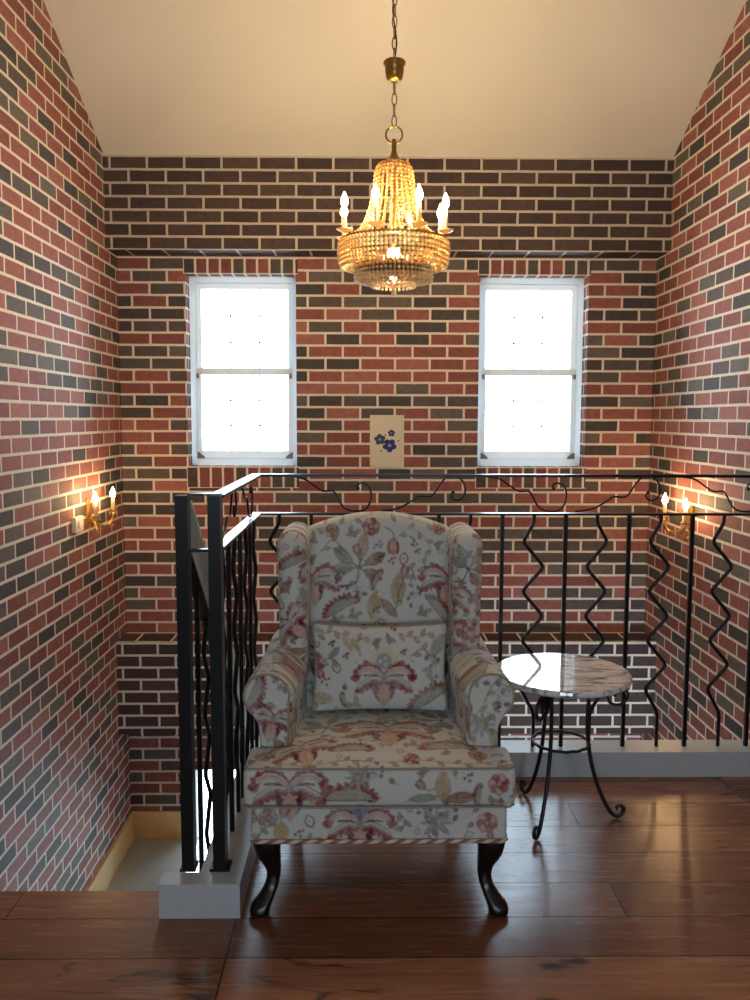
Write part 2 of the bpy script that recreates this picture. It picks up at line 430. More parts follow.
def band(name, z0, z1, label, mt):
    mb = MB()
    mb.box(XL, XR, YF, YB, z0, z1, lambda k, p: (p[0] + .08, p[2] - V0) if k[1] == 'y' else (p[0], (p[1] - YF) * .0775 / (YB - YF)))
    struct(name, mb, mt, label, 'wall band')
band('trim_1', V0, EAVE + .12, 'dark brown brick band under the ceiling above both windows', M_BRICKUP)
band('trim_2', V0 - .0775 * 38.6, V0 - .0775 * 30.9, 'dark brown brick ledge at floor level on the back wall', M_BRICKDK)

SEAM = 2.269
def floors():
    mb = MB()
    fuv = lambda k, p: (p[0] + .36, p[1] - SEAM) if k[1] == 'z' else ((p[0] + .36, p[2]) if k[1] == 'y' else (p[1], p[2]))
    mb.box(XL, XR, YR, 2.41, -.25, 0, fuv)
    mb.box(-.47, XR, 2.41, 3.33, -.25, 0, fuv)
    struct('floor', mb, M_FLOOR, 'wide brown wooden floorboards of the upper floor', 'floor')
    g = MB(); g.box(XL, XR, YR, YB, ZG - .1, ZG); struct('floor_ground', g, M_CONC, 'grey ground floor at the bottom of the stairwell', 'floor')
    l = MB(); l.box(XL, LX, 3.74, YB, ZL - .2, ZL); struct('floor_landing', l, M_CONC, 'grey stair landing below the railing at the left', 'floor')
    st = MB()
    n = 8; rise = -ZL / n
    for i in range(1, n):
        y = 2.41 + .19 * (i - 1); st.box(XL, -.56, y, y + .19, -rise * i - .2, -rise * i, fuv)
    struct('stair_flight', st, M_FLOOR, 'wooden stair flight going down to the landing', 'stairs')
    b = MB(); b.box(XL, XL + .02, 3.74, YB, ZL, ZL + .18); b.box(XL + .02, DX[0] - .005, YB - .02, YB, ZL, ZL + .18)
    struct('baseboard_left', b, M_PINE, 'pale pine baseboard around the stair landing', 'baseboard')
floors()

def curb():
    mb = MB()
    mb.box(-.576, -.349, 2.268, 2.332, 0, .1)            # end block
    mb.box(-.472, -.349, 2.332, 3.334, 0, .1)
    mb.box(-.349, XR, 3.205, 3.334, 0, .1)
    mb.box(-.472, -.349, 3.334, 3.336, -.25, .1)
    struct('trim_3', mb, M_CURB, 'white painted kerb under the black railing', 'kerb', bevel=.004)
    s2 = MB()
    s2.prism([(2.334, .09), (3.74, -1.20), (3.74, -1.45), (2.334, -.2)], -.555, -.478, 'yz')
    struct('trim_4', s2, M_CURB, 'white stringer board under the descending stair rail', 'stringer')
curb()

# windows --------------------------------------------------------------------
def window(name, w, label):
    x0, x1 = w; z0, z1 = WZ
    t = empty(name, ((x0 + x1) / 2, YB + .12, z0), label, 'window', None, 'structure')
    ya, yb = YB + .115, YB + .2
    f = MB(); F = .035
    f.box(x0, x0 + F, ya, yb, z0, z1); f.box(x1 - F, x1, ya, yb, z0, z1); f.box(x0 + F, x1 - F, ya, yb, z1 - F, z1); f.box(x0 + F, x1 - F, ya - .03, yb, z0, z0 + .045)
    obj('window_frame', f, M_WIN, t, bevel=.003)
    zm = (z0 + z1) / 2 + .005; xi0, xi1 = x0 + F, x1 - F
    for nm, za, zb, yo in (('upper_sash', zm - .02, z1 - F, .045), ('lower_sash', z0 + .045, zm + .022, .008)):
        s = MB(); S = .03; y0s, y1s = ya + yo, ya + yo + .03
        bot = .05 if nm == 'lower_sash' else .04; top = .044 if nm == 'lower_sash' else .035
        s.box(xi0, xi0 + S, y0s, y1s, za, zb); s.box(xi1 - S, xi1, y0s, y1s, za, zb)
        s.box(xi0 + S, xi1 - S, y0s, y1s, zb - top, zb); s.box(xi0 + S, xi1 - S, y0s, y1s, za, za + bot)
        so = obj(nm, s, M_SASH, t, bevel=.002)
        gx0, gx1, gz0, gz1 = xi0 + S, xi1 - S, za + bot, zb - top; ym = (y0s + y1s) / 2
        g = MB(); g.box(gx0 - .004, gx1 + .004, ym - .002, ym + .002, gz0 - .004, gz1 + .004); obj('pane', g, M_PANE, so)
        m = MB(); r = .0046
        for k in (1, 2):
            xx = gx0 + (gx1 - gx0) * k / 3; m.box(xx - r, xx + r, ym + .006, ym + .010, gz0, gz1)
            zz = gz0 + (gz1 - gz0) * k / 3; m.box(gx0, gx1, ym + .006, ym + .010, zz - r, zz + r)
        obj('muntin', m, M_MUNT, so)
        m = MB()
        for a in (1, 2):
            for b in (1, 2):
                cx, cz = gx0 + (gx1 - gx0) * a / 3, gz0 + (gz1 - gz0) * b / 3
                m.lathe([(.0005, 0), (.008, 0), (.008, .003), (.0005, .004)], (0, 0, 0), 12); n0 = len(m.v) - 48
                m.v[n0:] = [(cx + p[0], ym + .0052 - p[2], cz + p[1]) for p in m.v[n0:]]
        obj('muntin_clip', m, M_GREY, so)
    for x in (xi0 + .004, xi1 - .018):
        l = MB(); l.box(x, x + .014, ya - .006, ya + .012, zm - .045, zm - .015); obj('sash_latch', l, M_GREY, t, bevel=.002)
    for sx, x in ((1, xi0), (-1, xi1)):
        l = MB(); l.prism([(x, z0 + .045), (x + sx * .05, z0 + .045), (x + sx * .042, z0 + .06), (x + sx * .012, z0 + .085), (x, z0 + .085)][::sx], ya - .004, ya + .007); obj('corner_block', l, M_GREY, t)
    return t
window('window_1', W1, 'white double hung sash window on the left above the railing')
window('window_2', W2, 'white double hung sash window on the right above the railing')
def lower_door():
    t = empty('door_1', ((DX[0] + DX[1]) / 2, YB + .1, ZG), 'bright glazed door at the foot of the stairwell', 'door', None, 'structure')
    f = MB(); F = .03; ya, yb = YB + .1, YB + .15
    f.box(DX[0], DX[0] + F, ya, yb, ZG, DZ[1]); f.box(DX[1] - F, DX[1], ya, yb, ZG, DZ[1]); f.box(DX[0] + F, DX[1] - F, ya, yb, DZ[1] - F, DZ[1]); f.box(DX[0] + F, DX[1] - F, ya, yb, ZG, ZG + .12)
    obj('door_frame', f, M_WIN, t, bevel=.003)
    g = MB(); g.box(DX[0] + F, DX[1] - F, ya + .02, ya + .026, ZG + .12, DZ[1] - F); obj('pane', g, M_PANE, t)
    h = MB(); h.tube([(DX[1] - .09, ya - .04, ZG + .95), (DX[1] - .09, ya - .04, ZG + 1.1)], .01); obj('door_handle', h, M_GREY, t)
lower_door()

# ------------------------------------------------------------------ railing
RY, RXL = 3.27, -.418          # rear run, left run
TOPZ, LOWZ, KZ = 1.185, 1.035, .1
def zig_path(h0, h1, sgn, amp=.042, step=.098):
    pts = [(0, h1), (0, h1 - .03)]; z = h1 - .105; s = -sgn
    while z > h0 + .22:
        pts.append((s * amp, z)); s = -s; z -= step
    pts.append((s * .012, z)); pts.append((s * .012, h0))
    return round_poly([(a, 0, b) for a, b in pts], .02, 4)
STR1 = [(.0, .0), (.07, .012), (.125, .045), (.15, .062), (.185, .06), (.205, .07), (.235, .118), (.262, .146), (.290, .148), (.315, .13), (.328, .10), (.326, .07), (.308, .048), (.284, .05), (.274, .068), (.282, .08)]
STR2 = [(.385, .148), (.455, .138), (.50, .108), (.535, .085), (.572, .085), (.588, .068), (.612, .022), (.645, .002), (.69, .004), (.715, .03), (.722, .07), (.712, .105), (.685, .118), (.668, .108), (.672, .095)]
def strand(par, pts, x0, axis, lim):
    m = MB(); P = []
    for u, v in spline([(a, b) for a, b in pts], 5):
        s = x0 + u
        P.append((s, RY, LOWZ + .006 + v * .93) if axis == 'x' else (RXL, s, LOWZ + .006 + v * .93))
    if min(p[0 if axis == 'x' else 1] for p in P) < lim[0] or max(p[0 if axis == 'x' else 1] for p in P) > lim[1]: return
    m.tube(P, .0037, 6)
    e = P[-1]; m.sphere(e, .007, 8, 6)
    obj('scroll', m, M_IRON, par, smooth=True)
def railing():
    t = empty('iron_railing', (.7, RY, KZ), 'black wrought iron railing with wavy balusters around the landing behind the armchair', 'railing')
    p = MB(); p.box(-.435, -.400, 2.336, 2.380, KZ, TOPZ); p.box(-.446, -.388, 2.334, 2.388, KZ, KZ + .008); obj('post', p, M_IRON, t, bevel=.002)
    r = MB(); r.box(-.438, -.396, 2.38, RY + .022, TOPZ - .010, TOPZ); r.box(-.396, XR, RY - .022, RY + .022, TOPZ - .010, TOPZ); r.box(-.490, -.400, 2.336, 2.380, TOPZ + .001, TOPZ + .006)
    obj('top_rail', r, M_IRON, t, bevel=.0015)
    r = MB(); r.box(-.436, -.400, 2.38, RY + .018, LOWZ - .008, LOWZ); r.box(-.400, XR, RY - .018, RY + .018, LOWZ - .008, LOWZ)
    obj('lower_rail', r, M_IRON, t, bevel=.0015)
    for i in range(18):
        x = .533 + .1235 * (i - 7); 
        if x > XR - .04: break
        m = MB()
        if (i - 7) % 2 == 0: m.box(x - .007, x + .007, RY - .007, RY + .007, KZ, LOWZ - .008)
        else:
            sg = -1 if i in (10, 2) else 1
            m.tube([(x + a, RY, b) for a, _, b in zig_path(KZ, LOWZ - .008, sg)], .0075, 8)
        obj('baluster', m, M_IRON, t, smooth=(i - 7) % 2 != 0)
    for i in range(7):
        y = 2.46 + .12 * i; m = MB()
        if i % 2: m.box(RXL - .007, RXL + .007, y - .007, y + .007, KZ, LOWZ - .008)
        else: m.tube([(RXL, y + a, b) for a, _, b in zig_path(KZ, LOWZ - .008, 1 if i % 4 else -1)], .0075, 8)
        obj('baluster', m, M_IRON, t, smooth=i % 2 == 0)
    for k in range(-2, 3):
        for S in (STR1, STR2): strand(t, S, .815 + .757 * k, 'x', (-.38, XR - .01))
    for S in (STR1, STR2): strand(t, S, 2.42, 'y', (2.38, RY + .02))
railing()
def stair_rail():
    t = empty('stair_handrail', (-.5065, 2.358, .1), 'black iron stair handrail sloping down to the landing at the left', 'handrail')
    X0, X1 = -.525, -.490; S = .88; ye = 3.72; f = lambda y, z: z - S * (y - 2.36)
    p = MB(); p.box(X0, X1, 2.336, 2.378, KZ, TOPZ); p.box(X0 - .006, X1 + .004, 2.334, 2.386, KZ, KZ + .008); obj('post', p, M_IRON, t, bevel=.002)
    p = MB(); p.box(X0, X1, ye, ye + .042, ZL, f(ye, TOPZ) + .03); obj('post', p, M_IRON, t, bevel=.002)
    def bar(nm, z, w, th, mt):
        m = MB(); y0, y1 = 2.378, ye
        xa, xb = -.5065 - w / 2, -.5065 + w / 2
        m.prism([(y0, f(y0, z)), (y1, f(y1, z)), (y1, f(y1, z) - th), (y0, f(y0, z) - th)], xa, xb, 'yz'); obj(nm, m, mt, t)
    bar('top_rail', TOPZ, .043, .012, M_SAGE); bar('lower_rail', LOWZ, .036, .01, M_IRON)  # top bar pale green-grey, lower bar black
    m = MB(); m.box(X1 - .004, -.4365, 2.345, 2.371, LOWZ - .008, LOWZ); obj('tie_bar', m, M_IRON, t)
    for i in range(10):
        y = 2.53 + .125 * i; zb, zt = f(y, .085), f(y, LOWZ) - .01; m = MB()
        if i % 2 == 0: m.box(-.5135, -.4995, y - .007, y + .007, zb, zt)
        else: m.tube([(-.5065, y + a, b) for a, _, b in zig_path(zb, zt, 1)], .0075, 8)
        obj('baluster', m, M_IRON, t, smooth=i % 2 == 1)
stair_rail()

# ------------------------------------------------------------------ floral cloth: a print drawn in the cloth's own plane
COLS = {k: np.array(lin(*v)[:3]) for k, v in dict(base=(204, 207, 201), red=(156, 82, 77), maroon=(104, 58, 58), pink=(202, 160, 144), ochre=(180, 162, 124),
        sage=(156, 160, 144), blue=(118, 130, 150), line=(84, 74, 70), yellow=(206, 190, 124), cream=(216, 210, 198), grey=(150, 152, 150), brown=(154, 124, 106), rust=(178, 118, 92)).items()}
class Cloth:
    R = 0.002
    def __init__(s, u0, u1, v0, v1):
        s.u0, s.v0 = u0, v0; s.w, s.h = int((u1 - u0) / s.R) + 1, int((v1 - v0) / s.R) + 1
        s.a = np.tile(COLS['base'], (s.h, s.w, 1)).astype(float)
    def paint(s, bb, fn, col, al=1.0):
        i0, i1 = max(0, int((bb[0] - s.u0) / s.R) - 2), min(s.w, int((bb[1] - s.u0) / s.R) + 3)
        j0, j1 = max(0, int((bb[2] - s.v0) / s.R) - 2), min(s.h, int((bb[3] - s.v0) / s.R) + 3)
        if i0 >= i1 or j0 >= j1: return
        U, V = np.meshgrid(s.u0 + np.arange(i0, i1) * s.R, s.v0 + np.arange(j0, j1) * s.R)
        d = fn(U, V); k = np.clip(0.5 - d / s.R, 0, 1)[..., None] * al
        s.a[j0:j1, i0:i1] = s.a[j0:j1, i0:i1] * (1 - k) + COLS[col] * k
    def leaf(s, cx, cy, a, b, ang, col, edge=None, vein=None, al=1.0):
        m = max(a, b) + .004; bb = (cx - m, cx + m, cy - m, cy + m); c, n = math.cos(ang), math.sin(ang)
        def mk(ex):
            def fn(U, V):
                x, y = (U - cx) * c + (V - cy) * n, -(U - cx) * n + (V - cy) * c
                return np.where(np.abs(x) < a + ex, np.abs(y) - (b + ex) * np.clip(1 - (x / (a + ex)) ** 2, 0, 1), .01)
            return fn
        if edge: s.paint(bb, mk(.0022), edge, al)
        s.paint(bb, mk(0), col, al)
        if vein: s.stroke([(cx - a * c, cy - a * n), (cx + a * c * .9, cy + a * n * .9)], .0016, vein)
    def disc(s, cx, cy, r, col, r2=None, ang=0, edge=None):
        r2 = r2 or r; m = max(r, r2) + .004; bb = (cx - m, cx + m, cy - m, cy + m); c, n = math.cos(ang), math.sin(ang)
        def mk(ex):
            def fn(U, V):
                x, y = (U - cx) * c + (V - cy) * n, -(U - cx) * n + (V - cy) * c
                return (np.sqrt((x / (r + ex)) ** 2 + (y / (r2 + ex)) ** 2) - 1) * min(r, r2)
            return fn
        if edge: s.paint(bb, mk(.002), edge)
        s.paint(bb, mk(0), col)
    def stroke(s, pts, w, col, smooth=True, al=1.0, taper=False):
        P = spline(pts, 5) if smooth and len(pts) > 2 else [np.array(p, float) for p in pts]
        n = len(P) - 1
        for i in range(n):
            (ax, ay), (bx, by) = P[i], P[i + 1]; ww = w * (1 - .7 * i / n) if taper else w
            bb = (min(ax, bx) - w, max(ax, bx) + w, min(ay, by) - w, max(ay, by) + w)
            def fn(U, V, ax=ax, ay=ay, bx=bx, by=by, ww=ww):
                dx, dy = bx - ax, by - ay; L = dx * dx + dy * dy + 1e-12
                t = np.clip(((U - ax) * dx + (V - ay) * dy) / L, 0, 1)
                return np.hypot(U - ax - t * dx, V - ay - t * dy) - ww / 2
            s.paint(bb, fn, col, al)
    # motifs
    def lotus(s, cx, cy, S, rays=True, rot=0):
        c, n = math.cos(rot), math.sin(rot); T = lambda x, y: (cx + S * (x * c - y * n), cy + S * (x * n + y * c))
        for g in (-1, 1):
            up = [(.06, .18), (.3, .42), (.62, .48), (.9, .34), (1.0, .08)]
            s.stroke([T(g * x, y) for x, y in up], S * .25, 'maroon'); s.stroke([T(g * x, y) for x, y in up], S * .21, 'red'); s.stroke([T(g * x, y - .04) for x, y in up[:-1]], S * .13, 'cream'); s.stroke([T(g * x, y - .045) for x, y in up[:-1]], S * .05, 'pink'); s.stroke([T(g * x, y - .04) for x, y in up[:-1]], S * .015, 'line')
            for x, y in ((.25, .53), (.45, .62), (.65, .63), (.85, .52), (1.02, .34), (1.1, .14)): s.disc(*T(g * x, y - .02), S * .07, 'red', edge='maroon')
            s.stroke([T(g * x, y - .16) for x, y in [(.15, .28), (.4, .38), (.7, .36)]], S * .07, 'maroon')
            lo = [(.1, .06), (.38, .1), (.66, -.02), (.92, -.2)]
            s.stroke([T(g * x, y - .12) for x, y in lo], S * .2, 'red', al=.9); s.stroke([T(g * x, y) for x, y in lo], S * .17, 'grey'); s.stroke([T(g * x, y + .03) for x, y in lo], S * .06, 'cream'); s.stroke([T(g * x, y + .075) for x, y in lo], S * .02, 'line')
            for x, y in ((.45, -.2), (.62, -.26), (.8, -.36), (.97, -.36)): s.disc(*T(g * x, y), S * .085, 'red')
            s.leaf(*T(g * .2, -.45), S * .42, S * .13, rot + PI / 2 - g * .42, 'maroon', 'line')
            s.leaf(*T(g * .62, .62), S * .14, S * .07, rot + g * .6, 'red', 'maroon')
        s.leaf(*T(0, -.48), S * .45, S * .21, rot + PI / 2, 'pink', 'brown', 'brown')
        s.disc(*T(0, .12), S * .1, 'grey', edge='sage')
        if rays:
            for k in range(11):
                a = PI * (k / 10) * 1.1 - .15; s.stroke([T(.24 * math.cos(a), .72 + .24 * math.sin(a)), T(.46 * math.cos(a), .72 + .46 * math.sin(a))], S * .06, 'yellow', False)
            s.disc(*T(0, .7), S * .25, 'grey', edge='blue')
            for k in range(6): s.disc(*T(.13 * math.cos(k * 1.05), .7 + .13 * math.sin(k * 1.05)), S * .05, 'cream' if k % 2 else 'blue')
    def fan(s, cx, cy, S, rot=0):
        c, n = math.cos(rot), math.sin(rot); T = lambda x, y: (cx + S * (x * c - y * n), cy + S * (x * n + y * c))
        for k in range(12):
            a = PI * (k + .3) / 12; s.leaf(*T(.92 * math.cos(a), .50 * math.sin(a)), S * .24, S * .09, rot + a * .9 + .35, 'red', 'maroon')
        s.paint((cx - S, cx + S, cy - S, cy + S), lambda U, V: np.maximum((np.sqrt((((U - cx) * c + (V - cy) * n) / (.86 * S)) ** 2 + ((-(U - cx) * n + (V - cy) * c) / (.44 * S)) ** 2) - 1) * .44 * S, -(-(U - cx) * n + (V - cy) * c)), 'sage')
        s.stroke([T(-.9, 0), T(.9, 0)], S * .05, 'line', False)
        for k in range(-3, 4): s.stroke([T(k * .1, .02), T(k * .2, .3 - abs(k) * .04)], S * .03, 'ochre', False)
    def spray(s, cx, cy, S, rot=0):
        for da, col, ln in ((.35, 'brown', .95), (1.25, 'ochre', 1.1), (2.35, 'sage', 1.0), (3.0, 'sage', .8), (-.6, 'brown', .8)):
            a = rot + da; s.stroke([(cx, cy), (cx + S * ln * math.cos(a), cy + S * ln * math.sin(a))], S * .05, 'line', False)
            s.leaf(cx + S * .65 * ln * math.cos(a), cy + S * .65 * ln * math.sin(a), S * .42 * ln, S * .17, a, col, 'line', 'line')
        s.stroke([(cx, cy), (cx - S * .3 * math.cos(rot + 1), cy - S * .5), (cx - S * .7, cy - S * .6)], S * .05, 'line')
    def tulip(s, cx, cy, S, rot=PI / 2):
        for da, col in ((-.5, 'red'), (.5, 'red'), (0, 'pink')): s.leaf(cx + S * .3 * math.cos(rot + da), cy + S * .3 * math.sin(rot + da), S * .55, S * .22, rot + da * .5, col, 'maroon', 'maroon')
        s.stroke([(cx, cy), (cx - S * .6 * math.cos(rot), cy - S * .6 * math.sin(rot)), (cx - S * 1.2 * math.cos(rot + .5), cy - S * 1.1 * math.sin(rot + .5))], S * .07, 'line')
    def rose(s, cx, cy, S, cols=('red', 'pink')):
        for k in range(7):
            a = k * 2 * PI / 7 + cx * 20; s.disc(cx + S * .6 * math.cos(a), cy + S * .6 * math.sin(a), S * .36, cols[k % 2], edge='maroon')
        s.disc(cx, cy, S * .34, 'maroon'); s.disc(cx, cy, S * .2, 'ochre')
    def bluebells(s, cx, cy, S, rot=0):
        for k in range(6):
            a = rot + k * .75; r = S * (.45 + .3 * (k % 3)); x, y = cx + r * math.cos(a), cy + r * math.sin(a)
            s.stroke([(cx, cy), (x, y)], S * .05, 'sage', False); s.leaf(x, y, S * .2, S * .1, a + .8, 'blue', 'line')
    def star(s, cx, cy, S, col='sage'):
        for k in range(8): s.leaf(cx + S * .5 * math.cos(k * .785), cy + S * .5 * math.sin(k * .785), S * .5, S * .12, k * .785, col, 'line' if k % 2 else None)
        s.disc(cx, cy, S * .2, 'ochre', edge='blue')
    def vine(s, pts, col='line', leaves=5):
        s.stroke(pts, .0028, col); P = spline(pts, 8)
        for k in range(leaves):
            i = int((k + .6) / leaves * (len(P) - 2)); d = P[i + 1] - P[i]; a = math.atan2(d[1], d[0]) + (.8 if k % 2 else -.8)
            s.leaf(P[i][0] + .011 * math.cos(a), P[i][1] + .011 * math.sin(a), .012, .0048, a, 'sage' if k % 3 else 'ochre', 'line')
    def berries(s, cx, cy, S=.02):
        for dx, dy in ((0, 0), (.5, .15), (.2, -.7), (-.5, -.4)): s.leaf(cx + dx * S, cy + dy * S, .0055, .004, .9, 'maroon')
    def hoop(s, cx, cy, S, rot=.4):
        s.leaf(cx, cy, S, S * .7, rot, 'line'); s.leaf(cx, cy, S * .75, S * .5, rot, 'cream'); s.leaf(cx, cy, S * .3, S * .2, rot, 'pink')
    def finish(s, n, seed):
        r = random.Random(seed); W, Hh = s.w * s.R, s.h * s.R
        for _ in range(n):
            x, y = s.u0 + r.random() * W, s.v0 + r.random() * Hh; i, j = int((x - s.u0) / s.R), int((y - s.v0) / s.R)
            q = s.a[max(0, j - 7):j + 8, max(0, i - 7):i + 8]
            if q.size and np.abs(q - COLS['base']).mean() < .004:
                k = r.randrange(6); a = r.uniform(0, 6.28); col = r.choice(['line', 'sage', 'grey', 'brown'])
                if k == 0: s.vine([(x - .016, y), (x, y + .012 * r.choice([-1, 1])), (x + .018, y + .006)], col, 4)
                elif k == 1: s.berries(x, y, .014)
                elif k == 2: s.hoop(x, y, .012, a)
                elif k == 3: s.leaf(x, y, .016, .006, a, 'sage', 'line', 'line'); s.leaf(x + .012 * math.cos(a + 1), y + .012 * math.sin(a + 1), .011, .004, a + 1, 'grey', 'line')
                elif k == 4: s.tulip(x, y, .014, a)
                else: s.bluebells(x, y, .016, a)
        # thin pen lines broken up and the dyes worn unevenly, as on a washed print
        rg = np.random.default_rng(seed)
        def nz(cell):
            h, w = s.h // cell + 3, s.w // cell + 3; g = rg.random((h, w))
            yy, xx = np.arange(s.h) / cell, np.arange(s.w) / cell; j, i = yy.astype(int), xx.astype(int); fy, fx = (yy - j)[:, None], (xx - i)[None]
            return (g[j][:, i] * (1 - fx) + g[j][:, i + 1] * fx) * (1 - fy) + (g[j + 1][:, i] * (1 - fx) + g[j + 1][:, i + 1] * fx) * fy
        k = np.clip(.62 + .5 * nz(3) + .45 * (nz(14) - .45), .35, 1.08)[..., None]
        s.a = COLS['base'] + (s.a - COLS['base']) * k
        b = s.a.copy(); b[1:-1, 1:-1] = (s.a[1:-1, 1:-1] * 4 + s.a[:-2, 1:-1] + s.a[2:, 1:-1] + s.a[1:-1, :-2] + s.a[1:-1, 2:]) / 8; s.a = b
        return s
    def sample(s, u, v):
        x = np.clip((u - s.u0) / s.R, 0, s.w - 1.001); y = np.clip((v - s.v0) / s.R, 0, s.h - 1.001)
        i, j = x.astype(int), y.astype(int); fx, fy = (x - i)[:, None], (y - j)[:, None]; A = s.a
        return (A[j, i] * (1 - fx) + A[j, i + 1] * fx) * (1 - fy) + (A[j + 1, i] * (1 - fx) + A[j + 1, i + 1] * fx) * fy

def cloth_back():
    c = Cloth(-.34, .34, .3, 1.2)
    c.vine([(-.24, 1.02), (-.12, 1.045), (-.02, 1.075), (.1, 1.06), (.2, 1.03)], 'ochre', 7)
    c.rose(-.03, 1.035, .03); c.rose(-.16, 1.02, .024, ('rust', 'ochre')); c.rose(.2, 1.03, .022, ('rust', 'ochre'))
    c.spray(-.07, .9, .1, .15); c.tulip(.045, .985, .05, -PI / 2); c.tulip(-.075, .95, .032, 1.8)
    c.vine([(.05, .99), (.1, 1.03), (.15, 1.0), (.17, .95), (.13, .92)], 'sage', 6)
    c.berries(.0, .935); c.berries(.04, .93); c.hoop(.08, .93, .022, 1.4)
    c.lotus(-.225, .85, .085, False, .1); c.lotus(.225, .85, .085, False, -.1)
    c.fan(-.125, .765, .065, .5); c.fan(.19, .755, .06, -.9)
    c.leaf(.06, .83, .055, .022, 1.5, 'ochre', 'brown', 'brown'); c.leaf(-.02, .78, .05, .02, 1.4, 'ochre', 'sage', 'sage'); c.leaf(.03, .77, .04, .014, 2.3, 'brown', 'line')
    c.fan(-.005, .86, .034, 1.1); c.tulip(.08, .88, .034, 1.3); c.vine([(.05, .76), (.07, .84), (.1, .9), (.12, .86)], 'line', 5)
    c.bluebells(-.075, .84, .045, 2.5); c.bluebells(.12, .81, .035, .5); c.bluebells(-.13, .87, .03, 1)
    c.berries(-.01, .77); c.berries(.14, .9); c.disc(0, .815, .008, 'cream', edge='grey'); c.disc(-.09, .815, .006, 'cream', edge='grey')
    c.vine([(-.2, .95), (-.16, .99), (-.12, .96)], 'line', 3)
    for k in range(3): c.lotus(-.2 + .2 * k, .6 + .06 * (k % 2), .08)
    return c
def cloth_seat():
    c = Cloth(-.42, .42, .18, 1.1)
    # front boxing
    c.lotus(-.25, .372, .098, False); c.fan(-.085, .345, .075, 0); c.star(-.06, .41, .04); c.bluebells(-.01, .415, .03, 0)
    c.stroke([(.06, .335), (.11, .352), (.16, .345)], .004, 'sage'); c.leaf(.175, .385, .046, .02, 1.57, 'ochre', 'brown', 'brown'); c.leaf(.225, .352, .045, .016, .12, 'brown', 'line', 'line')
    c.leaf(.12, .352, .04, .01, .1, 'sage', 'line'); c.tulip(.12, .385, .028, 2.5); c.berries(.245, .415); c.fan(.28, .36, .03, 1.5); c.rose(.33, .39, .03); c.berries(-.16, .4, .012)
    # base rail
    c.rose(-.31, .29, .028, ('grey', 'pink')); c.tulip(-.27, .30, .034, 1.2); c.leaf(-.275, .25, .03, .02, 1.5, 'ochre', 'sage'); c.hoop(-.195, .28, .021, 1.9); c.berries(-.225, .25)
    c.lotus(-.055, .262, .088, False); c.disc(-.055, .31, .02, 'blue', edge='sage'); c.star(.16, .275, .05, 'sage'); c.bluebells(.19, .285, .05, .2); c.bluebells(.14, .3, .03, 1.5)
    c.rose(.3, .275, .03); c.tulip(.31, .23, .02); c.vine([(.05, .31), (.07, .28), (.06, .25)], 'line', 3); c.hoop(.25, .24, .014); c.vine([(-.35, .31), (-.33, .26), (-.34, .23)], 'line', 3)
    # top of the cushion
    c.lotus(.03, .64, .13); c.lotus(-.22, .52, .09, False, .3); c.fan(.2, .52, .08, .2); c.fan(-.08, .50, .06); c.lotus(.0, .86, .1)
    c.vine([(.12, .62), (.2, .66), (.25, .60), (.2, .54), (.13, .56)], 'rust', 8); c.vine([(-.3, .46), (-.2, .44), (-.1, .46), (0, .45)], 'line', 8); c.vine([(.02, .45), (.12, .46), (.24, .45), (.33, .47)], 'rust', 9)
    c.rose(.09, .465, .024); c.rose(.28, .5, .028, ('rust', 'ochre')); c.rose(-.33, .5, .026, ('rust', 'ochre')); c.spray(-.16, .68, .09, 0); c.spray(.2, .75, .09, 2); c.vine([(-.25, .6), (-.18, .57), (-.1, .6), (-.04, .56), (.03, .52)], 'rust', 9)
    c.star(.33, .58, .04); c.star(-.33, .58, .04)
    return c
def cloth_pillow():
    c = Cloth(-.26, .26, -.05, .34)
    c.lotus(.015, .105, .088); c.rose(-.2, .155, .03, ('red', 'pink')); c.tulip(-.19, .13, .03, -1.2); c.hoop(-.135, .145, .02, 1.9); c.vine([(-.19, .15), (-.16, .17), (-.135, .165)], 'line', 3)
    c.leaf(-.14, .19, .02, .008, .9, 'sage', 'line', 'line'); c.berries(-.17, .105, .022); c.leaf(-.18, .045, .035, .017, .05, 'ochre', 'brown', 'brown'); c.fan(-.105, .045, .025, 1.9)
    c.fan(.16, .035, .07, .55); c.vine([(.1, .18), (.14, .2), (.17, .16), (.15, .12), (.18, .1)], 'line', 7); c.leaf(.19, .21, .04, .02, .9, 'sage', 'grey', 'grey'); c.bluebells(.18, .15, .035, 1)
    c.vine([(-.2, .235), (-.14, .25), (-.08, .225), (-.03, .24)], 'ochre', 7); c.leaf(-.1, .215, .03, .008, -.9, 'ochre'); c.leaf(-.07, .21, .03, .008, -1.1, 'ochre'); c.leaf(-.2, .255, .03, .01, -.3, 'sage'); c.vine([(.06, .245), (.12, .235), (.18, .25)], 'ochre', 5)
    c.leaf(-.06, .185, .004, .004, 0, 'maroon'); c.leaf(-.075, .165, .004, .004, 0, 'sage'); c.leaf(.105, .165, .005, .004, 0, 'sage'); c.berries(.11, .12, .012)
    return c
